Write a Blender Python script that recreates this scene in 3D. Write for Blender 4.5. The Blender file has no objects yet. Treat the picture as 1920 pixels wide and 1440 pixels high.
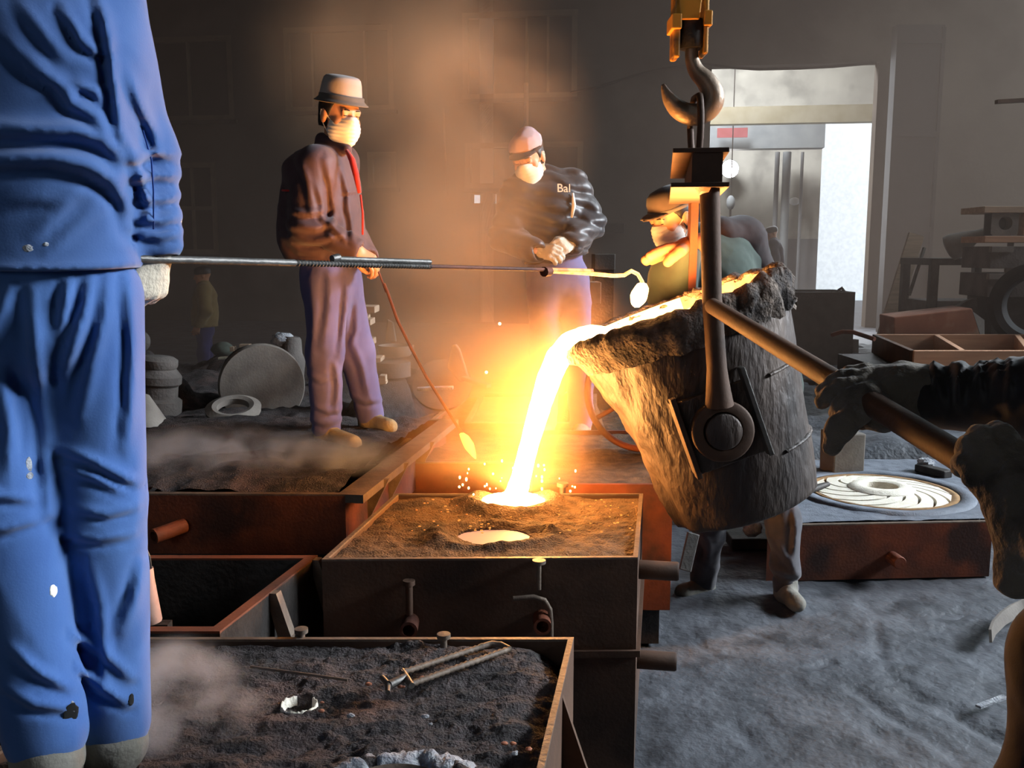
import bpy, math, random
import numpy as np
from mathutils import Vector, Matrix

# ---------------------------------------------------------------- camera, world, lights, exposure
SC = bpy.context.scene
COL = SC.collection
F_PX, HOR, CAM_H = 1750.0, 470.0, 1.6
PITCH = math.atan((720.0 - HOR) / F_PX)
cam_data = bpy.data.cameras.new('camera')
cam_data.sensor_width = 36.0
cam_data.lens = F_PX / 1920.0 * 36.0
cam_data.clip_start = 0.05
cam = bpy.data.objects.new('camera', cam_data)
COL.objects.link(cam)
cam.location = (0, 0, CAM_H)
cam.rotation_euler = (math.pi / 2 - PITCH, 0, 0)
SC.camera = cam

SC.view_settings.view_transform = 'Standard'
SC.view_settings.look = 'None'
SC.view_settings.gamma = 1.0
SC.view_settings.use_curve_mapping = False
SC.view_settings.exposure = 0.3

world = bpy.data.worlds.new('overcast_sky')
SC.world = world
world.use_nodes = True
_bg = world.node_tree.nodes['Background']
_bg.inputs['Color'].default_value = (0.86, 0.93, 1.0, 1)
_bg.inputs['Strength'].default_value = 2.6


def area_light(name, loc, target, sx, sy, power, color):
    d = bpy.data.lights.new(name, 'AREA')
    d.shape = 'RECTANGLE'
    d.size, d.size_y = sx, sy
    d.energy = power
    d.color = color
    o = bpy.data.objects.new(name, d)
    COL.objects.link(o)
    o.location = loc
    o.rotation_euler = (Vector(target) - Vector(loc)).to_track_quat('-Z', 'Y').to_euler()
    return o


# assumed daylight from behind the camera and from the right; both walls are solid
area_light('assumed_daylight_behind', (-3.8, -8.0, 3.4), (-0.6, 3.0, 1.0), 4.5, 4.5, 128, (0.84, 0.92, 1.0))  # area light added for an assumed gate, set inside the closed front wall
o_ = area_light('assumed_daylight_right', (11.9, 4.5, 5.4), (1.2, 3.6, 0.6), 8.0, 3.6, 560, (0.84, 0.92, 1.0))  # added in place of assumed windows; the right wall has no openings
o_.data.spread = math.radians(48)
area_light('daylight_back_gate', (7.0, 19.2, 3.0), (4.5, 6.0, 0.0), 3.0, 4.6, 260, (0.88, 0.94, 1.0))
area_light('second_bay_fill', (4.2, 24.5, 8.8), (5.5, 25.0, 0.0), 3.0, 3.0, 1900, (0.97, 0.98, 1.0))  # added fill hung below the closed ceiling to brighten the second bay

area_light('haze_fill_light', (10.4, 12.5, 8.7), (10.0, 12.0, 0.0), 2.4, 7.0, 600, (0.72, 0.90, 1.0))  # added bluish light under the closed roof, lifts the haze on the right

SC.cycles.use_denoising = True
SC.cycles.max_bounces = 4
SC.cycles.diffuse_bounces = 2
SC.cycles.glossy_bounces = 2
SC.cycles.transparent_max_bounces = 8
SC.cycles.volume_bounces = 0
SC.cycles.volume_step_rate = 3.0
SC.cycles.volume_max_steps = 40
SC.cycles.use_adaptive_sampling = True
SC.cycles.adaptive_threshold = 0.07
SC.cycles.sample_clamp_indirect = 6.0
SC.cycles.caustics_reflective = False
SC.cycles.caustics_refractive = False

# ---------------------------------------------------------------- pixel to place
cp, sp = math.cos(PITCH), math.sin(PITCH)


def ray(px, py):
    x, y = (px - 960.0) / F_PX, -(py - 720.0) / F_PX
    return np.array([x, cp + y * sp, -sp + y * cp])


def P(px, py, Y):
    r = ray(px, py)
    return np.array([0, 0, CAM_H]) + r * (Y / r[1])


def PZ(px, py, z):
    r = ray(px, py)
    return np.array([0, 0, CAM_H]) + r * ((z - CAM_H) / r[2])


def pxm(Y):
    return Y / F_PX      # metres per pixel at depth Y


V3 = lambda *a: np.array(a, float)


def nrm(v):
    v = np.asarray(v, float)
    return v / (np.linalg.norm(v) + 1e-12)


# ---------------------------------------------------------------- materials
MATS = {}


def rgb(h):
    h = h.lstrip('#')
    c = [int(h[i:i + 2], 16) / 255.0 for i in (0, 2, 4)]
    return tuple(((v + 0.055) / 1.055) ** 2.4 if v > 0.04045 else v / 12.92 for v in c)


def mat(name, c1, c2=None, rough=0.8, metal=0.0, scale=8.0, bump=0.0, bscale=None, detail=6.0, lo=0.35, hi=0.65,
        c3=None, s3=2.0, spec=0.5, stretch=None, sheen=0.0):
    if name in MATS:
        return MATS[name]
    m = bpy.data.materials.new(name)
    m.use_nodes = True
    nt = m.node_tree
    N, L = nt.nodes, nt.links
    b = N['Principled BSDF']
    b.inputs['Roughness'].default_value = rough
    b.inputs['Metallic'].default_value = metal
    b.inputs['Specular IOR Level'].default_value = spec
    if sheen:
        b.inputs['Sheen Weight'].default_value = sheen
    c1 = rgb(c1) if isinstance(c1, str) else c1
    c2 = c1 if c2 is None else (rgb(c2) if isinstance(c2, str) else c2)
    tc = N.new('ShaderNodeTexCoord')
    vec = tc.outputs['Object']
    if stretch:
        mp = N.new('ShaderNodeMapping')
        mp.inputs['Scale'].default_value = stretch
        L.new(vec, mp.inputs['Vector'])
        vec = mp.outputs['Vector']
    nz = N.new('ShaderNodeTexNoise')
    nz.inputs['Scale'].default_value = scale
    nz.inputs['Detail'].default_value = detail
    L.new(vec, nz.inputs['Vector'])
    rp = N.new('ShaderNodeValToRGB')
    rp.color_ramp.elements[0].position = lo
    rp.color_ramp.elements[1].position = hi
    rp.color_ramp.elements[0].color = (*c1, 1)
    rp.color_ramp.elements[1].color = (*c2, 1)
    L.new(nz.outputs['Fac'], rp.inputs['Fac'])
    out = rp.outputs['Color']
    if c3 is not None:
        c3 = rgb(c3) if isinstance(c3, str) else c3
        n3 = N.new('ShaderNodeTexNoise')
        n3.inputs['Scale'].default_value = s3
        n3.inputs['Detail'].default_value = 8
        L.new(vec, n3.inputs['Vector'])
        r3 = N.new('ShaderNodeValToRGB')
        r3.color_ramp.elements[0].position = 0.52
        r3.color_ramp.elements[1].position = 0.66
        L.new(n3.outputs['Fac'], r3.inputs['Fac'])
        mx = N.new('ShaderNodeMix')
        mx.data_type = 'RGBA'
        L.new(r3.outputs['Color'], mx.inputs[0])
        L.new(out, mx.inputs[6])
        mx.inputs[7].default_value = (*c3, 1)
        out = mx.outputs[2]
    L.new(out, b.inputs['Base Color'])
    if bump:
        nb = N.new('ShaderNodeTexNoise')
        nb.inputs['Scale'].default_value = bscale or scale * 4
        nb.inputs['Detail'].default_value = 8
        L.new(vec, nb.inputs['Vector'])
        bp = N.new('ShaderNodeBump')
        bp.inputs['Strength'].default_value = min(1.0, bump)
        bp.inputs['Distance'].default_value = 0.02
        L.new(nb.outputs['Fac'], bp.inputs['Height'])
        L.new(bp.outputs['Normal'], b.inputs['Normal'])
    MATS[name] = m
    return m


def glow(name, color, strength, c2=None, scale=12.0, lo=0.4, hi=0.6):
    """hot metal: it gives off its own light"""
    if name in MATS:
        return MATS[name]
    m = bpy.data.materials.new(name)
    m.use_nodes = True
    nt = m.node_tree
    N, L = nt.nodes, nt.links
    b = N['Principled BSDF']
    b.inputs['Base Color'].default_value = (0.05, 0.03, 0.02, 1)
    b.inputs['Roughness'].default_value = 0.6
    b.inputs['Emission Strength'].default_value = strength
    if c2 is None:
        b.inputs['Emission Color'].default_value = (*color, 1)
    else:
        tc = N.new('ShaderNodeTexCoord')
        nz = N.new('ShaderNodeTexNoise')
        nz.inputs['Scale'].default_value = scale
        nz.inputs['Detail'].default_value = 6
        L.new(tc.outputs['Object'], nz.inputs['Vector'])
        rp = N.new('ShaderNodeValToRGB')
        rp.color_ramp.elements[0].position = lo
        rp.color_ramp.elements[1].position = hi
        rp.color_ramp.elements[0].color = (*color, 1)
        rp.color_ramp.elements[1].color = (*c2, 1)
        L.new(nz.outputs['Fac'], rp.inputs['Fac'])
        L.new(rp.outputs['Color'], b.inputs['Emission Color'])
    MATS[name] = m
    return m


# ---------------------------------------------------------------- numpy noise
_rng = np.random.default_rng(7)
_LAT = _rng.uniform(-1, 1, (32, 32, 32)).astype(np.float32)


def vnoise(p):
    p = np.asarray(p, np.float32)
    i = np.floor(p).astype(np.int32)
    f = p - i
    f = f * f * (3 - 2 * f)
    i &= 31
    j = (i + 1) & 31
    x0, y0, z0 = i[..., 0], i[..., 1], i[..., 2]
    x1, y1, z1 = j[..., 0], j[..., 1], j[..., 2]
    fx, fy, fz = f[..., 0], f[..., 1], f[..., 2]
    L = _LAT
    a = L[x0, y0, z0] * (1 - fx) + L[x1, y0, z0] * fx
    b = L[x0, y1, z0] * (1 - fx) + L[x1, y1, z0] * fx
    c = L[x0, y0, z1] * (1 - fx) + L[x1, y0, z1] * fx
    d = L[x0, y1, z1] * (1 - fx) + L[x1, y1, z1] * fx
    return (a * (1 - fy) + b * fy) * (1 - fz) + (c * (1 - fy) + d * fy) * fz


def fbm(p, o=4):
    p = np.asarray(p, np.float32)
    s = np.zeros(p.shape[:-1], np.float32)
    a = 0.5
    for k in range(o):
        s += a * vnoise(p + 17.3 * k)
        p = p * 2.03
        a *= 0.5
    return s


# ---------------------------------------------------------------- objects
def tag(o, label=None, cat=None, group=None, kind=None):
    if label:
        o['label'] = label
    if cat:
        o['category'] = cat
    if group:
        o['group'] = group
    if kind:
        o['kind'] = kind
    return o


def thing(name, label, cat, loc, group=None, kind=None):
    o = bpy.data.objects.new(name, None)
    o.empty_display_size = 0.1
    COL.objects.link(o)
    o.location = [float(v) for v in loc]
    return tag(o, label, cat, group, kind)


def wloc(o):
    v = Vector((0, 0, 0))
    while o is not None:
        v += o.location
        o = o.parent
    return np.array(v)


class MB:
    """collects geometry in world coordinates and links it as one mesh object"""

    def __init__(s):
        s.v, s.f, s.n = [], [], 0

    def add(s, v, f):
        v = np.asarray(v, float)
        s.v.append(v)
        s.f.extend([tuple(int(i) + s.n for i in q) for q in f])
        s.n += len(v)
        return s

    def box(s, c, size, ax=None):
        c = np.asarray(c, float)
        hx, hy, hz = [k / 2 for k in size]
        ax = np.eye(3) if ax is None else np.asarray(ax, float)
        v = [c + ax[0] * x * hx + ax[1] * y * hy + ax[2] * z * hz for z in (-1, 1) for y in (-1, 1) for x in (-1, 1)]
        return s.add(v, [(0, 2, 3, 1), (4, 5, 7, 6), (0, 1, 5, 4), (2, 6, 7, 3), (0, 4, 6, 2), (1, 3, 7, 5)])

    def bar(s, a, b, w, h, up=(0, 0, 1)):
        a, b = np.asarray(a, float), np.asarray(b, float)
        d = b - a
        x = nrm(d)
        y = nrm(np.cross(up, x))
        z = np.cross(x, y)
        return s.box((a + b) / 2, (np.linalg.norm(d), w, h), (x, y, z))

    def prism(s, poly, dvec):
        poly = np.asarray(poly, float)
        n = len(poly)
        v = np.vstack([poly, poly + np.asarray(dvec, float)])
        nn = np.zeros(3)
        for i in range(n):
            nn += np.cross(poly[i] - poly[0], poly[(i + 1) % n] - poly[0])
        flip = np.dot(nn, dvec) > 0
        f = [tuple(range(n))[::-1] if flip else tuple(range(n)),
             tuple(range(n, 2 * n)) if flip else tuple(range(n, 2 * n))[::-1]]
        for i in range(n):
            j = (i + 1) % n
            f.append((i, j, j + n, i + n) if flip else (j, i, i + n, j + n))
        return s.add(v, f)

    def tube(s, pts, r, n=12, cap=True):
        pts = [np.asarray(p, float) for p in pts]
        m = len(pts)
        rs = [r] * m if np.isscalar(r) else list(r)
        t0 = nrm(pts[1] - pts[0])
        ref = np.array([0, 0, 1.0]) if abs(t0[2]) < 0.9 else np.array([1.0, 0, 0])
        u = nrm(np.cross(t0, ref))
        v, f = [], []
        for i in range(m):
            t = nrm(pts[min(i + 1, m - 1)] - pts[max(i - 1, 0)])
            u = nrm(u - t * np.dot(u, t))
            w = np.cross(t, u)
            for k in range(n):
                a = 2 * math.pi * k / n
                v.append(pts[i] + rs[i] * (math.cos(a) * u + math.sin(a) * w))
        for i in range(m - 1):
            for k in range(n):
                k2 = (k + 1) % n
                f.append((i * n + k, i * n + k2, (i + 1) * n + k2, (i + 1) * n + k))
        if cap:
            f.append(tuple(range(n))[::-1])
            f.append(tuple(range((m - 1) * n, m * n)))
        return s.add(v, f)

    def lathe(s, prof, o, axis, n=48, ref=None, fn=None, closed=False, arc=None):
        """prof: list of (radius, height along axis)"""
        o = np.asarray(o, float)
        ax = nrm(axis)
        ref = np.array([1.0, 0, 0]) if ref is None else np.asarray(ref, float)
        u = nrm(ref - ax * np.dot(ref, ax))
        w = np.cross(ax, u)
        m = len(prof)
        pr = np.array(prof, float)
        nn = n if arc is None else n + 1
        th = np.linspace(0, 2 * math.pi, n, endpoint=False) if arc is None else np.linspace(arc[0], arc[1], nn)
        R, T = np.meshgrid(pr[:, 0], th, indexing='ij')
        H = np.repeat(pr[:, 1:2], nn, 1)
        if fn is not None:
            R, H = fn(R, H, T)
        v = o + (R * np.cos(T))[..., None] * u + (R * np.sin(T))[..., None] * w + H[..., None] * ax
        f = []
        for i in range(m - 1 + (1 if closed else 0)):
            i2 = (i + 1) % m
            for k in range(n):
                k2 = (k + 1) % nn
                f.append((i * nn + k, i * nn + k2, i2 * nn + k2, i2 * nn + k))
        return s.add(v.reshape(-1, 3), f)

    def ell(s, c, r, ax=None, n=16, m=10, fn=None):
        c = np.asarray(c, float)
        r = (r, r, r) if np.isscalar(r) else r
        ax = np.eye(3) if ax is None else np.asarray(ax, float)
        th = np.linspace(0, math.pi, m + 1)
        ph = np.linspace(0, 2 * math.pi, n, endpoint=False)
        T, Q = np.meshgrid(th, ph, indexing='ij')
        d = np.stack([np.sin(T) * np.cos(Q), np.sin(T) * np.sin(Q), np.cos(T)], -1)
        k = 1.0 if fn is None else fn(d)[..., None]
        v = c + ((d * np.array(r)) * k) @ ax
        f = []
        for i in range(m):
            for j in range(n):
                j2 = (j + 1) % n
                f.append((i * n + j, (i + 1) * n + j, (i + 1) * n + j2, i * n + j2))
        return s.add(v.reshape(-1, 3), f)

    def grid(s, G):
        a, b = G.shape[:2]
        f = [(i * b + j, i * b + j + 1, (i + 1) * b + j + 1, (i + 1) * b + j) for i in range(a - 1) for j in range(b - 1)]
        return s.add(G.reshape(-1, 3), f)

    def build(s, name, m, parent=None, smooth=None, bevel=0.0, origin=None, wear=0.0):
        v = np.vstack(s.v)
        if wear:
            v = v + wear * np.stack([fbm(v * 9 + k * 5.1) for k in range(3)], -1)
        if parent is not None:
            off = wloc(parent)
        elif origin is not None:
            off = np.asarray(origin, float)
        else:
            off = np.array([(v[:, 0].min() + v[:, 0].max()) / 2, (v[:, 1].min() + v[:, 1].max()) / 2, v[:, 2].min()])
        me = bpy.data.meshes.new(name)
        me.from_pydata((v - off).tolist(), [], s.f)
        me.validate()
        me.materials.append(m)
        o = bpy.data.objects.new(name, me)
        COL.objects.link(o)
        if parent is not None:
            o.parent = parent
        else:
            o.location = off
        if smooth is not None:
            me.shade_smooth()
            if smooth < 180:
                try:
                    me.set_sharp_from_angle(angle=math.radians(smooth))
                except Exception:
                    pass
        if bevel:
            bm = o.modifiers.new('bevel', 'BEVEL')
            bm.width = bevel
            bm.segments = 2
            bm.limit_method = 'ANGLE'
        return o


def copy_tree(o, dloc, parent=None):
    c = o.copy()
    COL.objects.link(c)
    c.parent = parent
    if parent is None:
        c.location = Vector(o.location) + Vector([float(t) for t in dloc])
    for ch in o.children:
        copy_tree(ch, (0, 0, 0), c)
    return c


# ---------------------------------------------------------------- signed-distance modelling for people and cloth
class Field:
    def __init__(s, lo, hi, h):
        s.lo = np.asarray(lo, float)
        s.h = h
        s.dim = np.ceil((np.asarray(hi, float) - s.lo) / h).astype(int) + 1
        s.ax = [(s.lo[k] + h * np.arange(s.dim[k])).astype(np.float32) for k in range(3)]
        s.d = np.full(s.dim, 0.5, np.float32)

    def _sl(s, lo, hi):
        a = np.maximum(0, np.floor((np.asarray(lo) - s.lo) / s.h).astype(int))
        b = np.minimum(s.dim, np.ceil((np.asarray(hi) - s.lo) / s.h).astype(int) + 1)
        if np.any(b <= a):
            return None
        return tuple(slice(a[k], b[k]) for k in range(3))

    def _pts(s, sl):
        X = s.ax[0][sl[0]][:, None, None]
        Y = s.ax[1][sl[1]][None, :, None]
        Z = s.ax[2][sl[2]][None, None, :]
        return X, Y, Z

    def _put(s, sl, v, k, op):
        d = s.d[sl]
        if op == 'sub':
            v = -v
            if k > 0:
                t = np.clip(0.5 - 0.5 * (v - d) / -k * -1, 0, 1)
                t = np.clip(0.5 - 0.5 * (d - v) / k, 0, 1)
                s.d[sl] = d * (1 - t) + v * t + k * t * (1 - t)
            else:
                s.d[sl] = np.maximum(d, v)
        else:
            if k > 0:
                t = np.clip(0.5 + 0.5 * (d - v) / k, 0, 1)
                s.d[sl] = d * (1 - t) + v * t - k * t * (1 - t)
            else:
                s.d[sl] = np.minimum(d, v)

    def cone(s, a, b, ra, rb=None, k=0.02, op='add'):
        a, b = np.asarray(a, float), np.asarray(b, float)
        rb = ra if rb is None else rb
        pad = max(ra, rb) + k * 2 + 0.03
        sl = s._sl(np.minimum(a, b) - pad, np.maximum(a, b) + pad)
        if sl is None:
            return s
        X, Y, Z = s._pts(sl)
        ab = b - a
        L2 = float(ab @ ab) + 1e-9
        t = np.clip(((X - a[0]) * ab[0] + (Y - a[1]) * ab[1] + (Z - a[2]) * ab[2]) / L2, 0, 1)
        v = np.sqrt((X - a[0] - t * ab[0]) ** 2 + (Y - a[1] - t * ab[1]) ** 2 + (Z - a[2] - t * ab[2]) ** 2) - (ra + (rb - ra) * t)
        s._put(sl, v.astype(np.float32), k, op)
        return s

    def ecap(s, a, b, side, ra, rb, k=0.03, op='add'):
        """capsule of elliptic section; ra, rb = (half width along side, half depth)"""
        a, b = np.asarray(a, float), np.asarray(b, float)
        pad = max(*ra, *rb) + k * 2 + 0.03
        sl = s._sl(np.minimum(a, b) - pad, np.maximum(a, b) + pad)
        if sl is None:
            return s
        X, Y, Z = s._pts(sl)
        ab = b - a
        L = np.linalg.norm(ab)
        u = ab / L
        sd = nrm(np.asarray(side, float) - u * np.dot(side, u))
        fr = np.cross(u, sd)
        dx, dy, dz = X - a[0], Y - a[1], Z - a[2]
        al = dx * u[0] + dy * u[1] + dz * u[2]
        t = np.clip(al / L, 0, 1)
        ov = al - t * L
        ps = dx * sd[0] + dy * sd[1] + dz * sd[2]
        pf = dx * fr[0] + dy * fr[1] + dz * fr[2]
        rs = ra[0] + (rb[0] - ra[0]) * t
        rf = ra[1] + (rb[1] - ra[1]) * t
        mn = np.minimum(rs, rf)
        q = np.sqrt((ps / rs) ** 2 + (pf / rf) ** 2 + (ov / mn) ** 2)
        q2 = np.sqrt((ps / rs ** 2) ** 2 + (pf / rf ** 2) ** 2 + (ov / mn ** 2) ** 2) + 1e-6
        v = q * (q - 1) / q2
        s._put(sl, v.astype(np.float32), k, op)
        return s

    def ell(s, c, r, ax=None, k=0.02, op='add'):
        c = np.asarray(c, float)
        r = np.array([r, r, r] if np.isscalar(r) else r, float)
        ax = np.eye(3) if ax is None else np.asarray(ax, float)
        pad = r.max() + k * 2 + 0.03
        sl = s._sl(c - pad, c + pad)
        if sl is None:
            return s
        X, Y, Z = s._pts(sl)
        dx, dy, dz = X - c[0], Y - c[1], Z - c[2]
        q = q2 = 0
        for i in range(3):
            p = dx * ax[i][0] + dy * ax[i][1] + dz * ax[i][2]
            q = q + (p / r[i]) ** 2
            q2 = q2 + (p / r[i] ** 2) ** 2
        q = np.sqrt(q)
        v = q * (q - 1) / (np.sqrt(q2) + 1e-6)
        s._put(sl, v.astype(np.float32), k, op)
        return s

    def cut(s, pt, n):
        X, Y, Z = s._pts((slice(None),) * 3)
        n = nrm(n)
        v = (X - pt[0]) * n[0] + (Y - pt[1]) * n[1] + (Z - pt[2]) * n[2]
        s.d = np.maximum(s.d, v.astype(np.float32))
        return s

    def disp(s, fn, band=0.05):
        m = np.abs(s.d) < band
        idx = np.argwhere(m)
        if len(idx):
            p = s.lo + idx * s.h
            s.d[m] -= fn(p.astype(np.float32)).astype(np.float32)
        return s

    def mesh(s):
        d = s.d
        d[0], d[-1], d[:, 0], d[:, -1], d[:, :, 0], d[:, :, -1] = (np.maximum(q, s.h) for q in (d[0], d[-1], d[:, 0], d[:, -1], d[:, :, 0], d[:, :, -1]))
        ins = d < 0
        nx, ny, nz = d.shape
        cnt = np.zeros((nx - 1, ny - 1, nz - 1), np.int8)
        cs = [(i, j, k) for i in (0, 1) for j in (0, 1) for k in (0, 1)]
        sub = lambda A, c: A[c[0]:nx - 1 + c[0], c[1]:ny - 1 + c[1], c[2]:nz - 1 + c[2]]
        for c in cs:
            cnt += sub(ins, c)
        act = (cnt > 0) & (cnt < 8)
        ids = np.argwhere(act)
        index = np.full(act.shape, -1, np.int64)
        index[act] = np.arange(len(ids))
        val = {c: d[ids[:, 0] + c[0], ids[:, 1] + c[1], ids[:, 2] + c[2]] for c in cs}
        acc = np.zeros((len(ids), 3))
        num = np.zeros(len(ids))
        for a in cs:
            for k in range(3):
                if a[k] == 0:
                    b = list(a)
                    b[k] = 1
                    b = tuple(b)
                    va, vb = val[a], val[b]
                    m = (va < 0) != (vb < 0)
                    t = np.where(m, va / np.where(m, va - vb, 1), 0)
                    p = np.tile(np.array(a, float), (len(ids), 1))
                    p[:, k] += t
                    acc += p * m[:, None]
                    num += m
        vts = s.lo + (ids + acc / num[:, None]) * s.h
        faces = []
        for k in range(3):
            sa = [slice(1, -1)] * 3
            sb = [slice(1, -1)] * 3
            sa[k] = slice(0, -1)
            sb[k] = slice(1, None)
            A, B = ins[tuple(sa)], ins[tuple(sb)]
            e = np.argwhere(A != B)
            if not len(e):
                continue
            o1 = np.ones(3, int)
            o1[k] = 0
            g = e + o1
            fl = A[tuple(e.T)]
            u, w = [(1, 2), (2, 0), (0, 1)][k]
            du = np.zeros(3, int)
            dw = np.zeros(3, int)
            du[u] = 1
            dw[w] = 1
            q = np.stack([index[tuple((g - du - dw).T)], index[tuple((g - dw).T)], index[tuple(g.T)], index[tuple((g - du).T)]], 1)
            q[~fl] = q[~fl][:, ::-1]
            faces.append(q)
        return vts, np.vstack(faces)


def np_mesh(name, parts, m, parent=None, origin=None, smooth=True):
    """parts: list of (verts, faces of equal size); fast mesh from numpy arrays"""
    vs, fs, n = [], [], 0
    for v, f in parts:
        vs.append(v)
        fs.append(np.asarray(f) + n)
        n += len(v)
    v = np.vstack(vs)
    off = wloc(parent) if parent is not None else np.asarray(origin if origin is not None else (0, 0, 0), float)
    me = bpy.data.meshes.new(name)
    f = np.vstack(fs)
    me.vertices.add(len(v))
    me.vertices.foreach_set('co', (v - off).astype(np.float32).ravel())
    me.loops.add(f.size)
    me.loops.foreach_set('vertex_index', f.astype(np.int32).ravel())
    me.polygons.add(len(f))
    me.polygons.foreach_set('loop_start', np.arange(0, f.size, f.shape[1], dtype=np.int32))
    me.update(calc_edges=True)
    me.validate()
    me.materials.append(m)
    if smooth:
        me.shade_smooth()
    o = bpy.data.objects.new(name, me)
    COL.objects.link(o)
    if parent is not None:
        o.parent = parent
    else:
        o.location = off
    return o
# ---------------------------------------------------------------- palette
M_WALL = mat('sooty_plaster', '#544b42', '#6d6256', rough=0.95, scale=0.7, bump=0.3, bscale=9, c3='#3d352e', s3=0.5)
M_WALL2 = mat('pale_plaster', '#a8a69e', '#c2c0b6', rough=0.9, scale=1.2, c3='#8a8983', s3=0.8)
M_DADO = mat('grey_dado', '#6d7074', '#7b7e80', rough=0.9, scale=1.5)
M_FLOOR = mat('foundry_floor', '#3f4248', '#585c63', rough=0.6, scale=3.5, bump=0.45, bscale=30, c3='#303339', s3=5)
M_ROOF = mat('roof_sheet', '#3d3d3d', '#4a4a4a', rough=0.9)
M_CREAM = mat('cream_paint', '#cfc6a8', '#ddd6bd', rough=0.8, scale=3)
M_STEELBLUE = mat('grey_beam_paint', '#767c80', '#868b8d', rough=0.7, scale=3)
M_RED = mat('faded_red', '#8a4a4a', '#96565a', rough=0.8, scale=4)
M_SNOW = mat('pale_yard', '#c6d2da', '#e4ebef', rough=0.9, scale=2)
M_WHITE = mat('whitewash', '#efefef', '#ffffff', rough=0.9)
M_GLASS = mat('sooty_glass', '#2b241e', '#3c332b', rough=0.35, scale=2)
M_GLASS2 = mat('dusty_pane', '#7d7060', '#8d8070', rough=0.5, scale=2)
M_FRAME = mat('window_frame_paint', '#7a6a56', '#8b7a64', rough=0.8, scale=4)
M_RUST = mat('rusty_steel', '#5a3224', '#7a4128', rough=0.75, metal=0.15, scale=7, bump=0.10, bscale=80, c3='#3c2620', s3=4)
M_RUSTD = mat('dark_rusty_steel', '#4a372b', '#604636', rough=0.7, metal=0.3, scale=6, bump=0.08, bscale=80, c3='#382a22', s3=3)
M_EDGE = mat('worn_steel_edge', '#5c5047', '#766759', rough=0.6, metal=0.3, scale=15, bump=0.2, bscale=80)
M_STEEL = mat('grey_steel', '#5c5a57', '#74716d', rough=0.5, metal=0.6, scale=12, bump=0.15, bscale=80)
M_IRON = mat('dark_iron', '#2c2927', '#3d3835', rough=0.6, metal=0.5, scale=12, bump=0.2, bscale=60)
M_SAND = mat('black_moulding_sand', '#2c2828', '#4a4343', rough=0.95, scale=26, bump=0.9, bscale=160, c3='#5a4a46', s3=5)
M_SANDB = mat('brown_moulding_sand', '#4a3a2a', '#6a523a', rough=0.95, scale=20, bump=0.9, bscale=140, c3='#33261c', s3=6)
M_ASH = mat('pale_ash', '#8b8f96', '#b9bcc0', rough=0.95, scale=25, bump=0.6, bscale=120, c3='#60636a', s3=18)
M_CAST = mat('grey_casting', '#655e58', '#7c756d', rough=0.75, metal=0.2, scale=6, bump=0.12, bscale=70)
M_CASTD = mat('dull_casting', '#4c4744', '#625c58', rough=0.8, metal=0.2, scale=6, bump=0.3, bscale=50)
M_WOOD = mat('pale_timber', '#a9917a', '#c0a68c', rough=0.8, scale=3, stretch=(1, 12, 12), bump=0.1)
M_WOODT = mat('tan_timber', '#b98a6a', '#c99a78', rough=0.75, scale=2.5, stretch=(1, 10, 10))
M_BRICKRED = mat('brick_red_paint', '#9a6048', '#ab7054', rough=0.85, scale=5, c3='#b58a70', s3=4)
M_CORE = mat('cream_core_sand', '#e3dcca', '#efe9da', rough=0.9, scale=30, bump=0.3, bscale=120)
M_COREB = mat('burnt_core_sand', '#7d5f3c', '#97764e', rough=0.95, scale=30)
M_COAT = mat('graphite_coating', '#5d6470', '#6c737e', rough=0.7, scale=18, bump=0.3, bscale=120)
M_LADLE = mat('ladle_shell', '#362c29', '#57493f', rough=0.55, metal=0.25, scale=7, bump=0.55, bscale=40, c3='#241d1b', s3=3.0, stretch=(1, 1, 0.35))
M_CRUST = mat('slag_crust', '#40362f', '#75665a', rough=0.85, scale=22, bump=1.0, bscale=70, c3='#2e2623', s3=9)
M_LINING = mat('refractory_lining', '#5a4336', '#7a5c49', rough=0.95, scale=18, bump=0.8, bscale=60)
M_HOOK = mat('hook_iron', '#7f6c5a', '#948270', rough=0.5, metal=0.5, scale=10, bump=0.15, bscale=60)
M_YELLOW = mat('orange_crane_paint', '#c98a2a', '#d99a34', rough=0.5, scale=6, c3='#5c3f20', s3=8)
M_DOOR = mat('dark_door_steel', '#171516', '#211e1f', rough=0.8)
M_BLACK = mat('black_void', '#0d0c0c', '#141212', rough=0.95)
HOT = (1.0, 0.43, 0.11)
M_MOLTEN = glow('molten_iron', HOT, 150.0)
M_MOLTENP = glow('molten_iron_pool', HOT, 110.0)
M_GRAIN = glow('cooling_grain', (1.0, 0.36, 0.07), 0.9)
M_HOTRIM = glow('glowing_slag', (1.0, 0.30, 0.05), 3.0, (1.0, 0.5, 0.12), scale=30)
M_HOTIRON = glow('red_hot_iron', (1.0, 0.22, 0.04), 1.3, (1.0, 0.45, 0.12), scale=25)
M_HOTTIP = glow('white_hot_scum', (1.0, 0.5, 0.15), 16.0)
M_RISER = glow('lit_hole_glow', (1.0, 0.40, 0.24), 0.62)  # glow put in for the lit wall of the feeder hole

# ---------------------------------------------------------------- the hall
YAW = math.radians(8)
WE = np.array([math.cos(YAW), -math.sin(YAW), 0])
WN = np.array([-math.sin(YAW), -math.cos(YAW), 0])     # towards the camera
W0 = np.array([7.3, 20.0, 0.0])


def wall_hit(px, py, back=0.0):
    r = ray(px, py)
    o = np.array([0, 0, CAM_H])
    q = W0 - WN * back
    t = np.dot(q - o, WN) / np.dot(r, WN)
    p = o + r * t
    return np.dot(p - q, WE), p[2]


def wpt(s, z, out=0.0, back=0.0):
    return W0 - WN * back + WE * s + WN * out + np.array([0, 0, z])


WAX = (WE, WN, np.array([0, 0, 1.0]))


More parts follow.
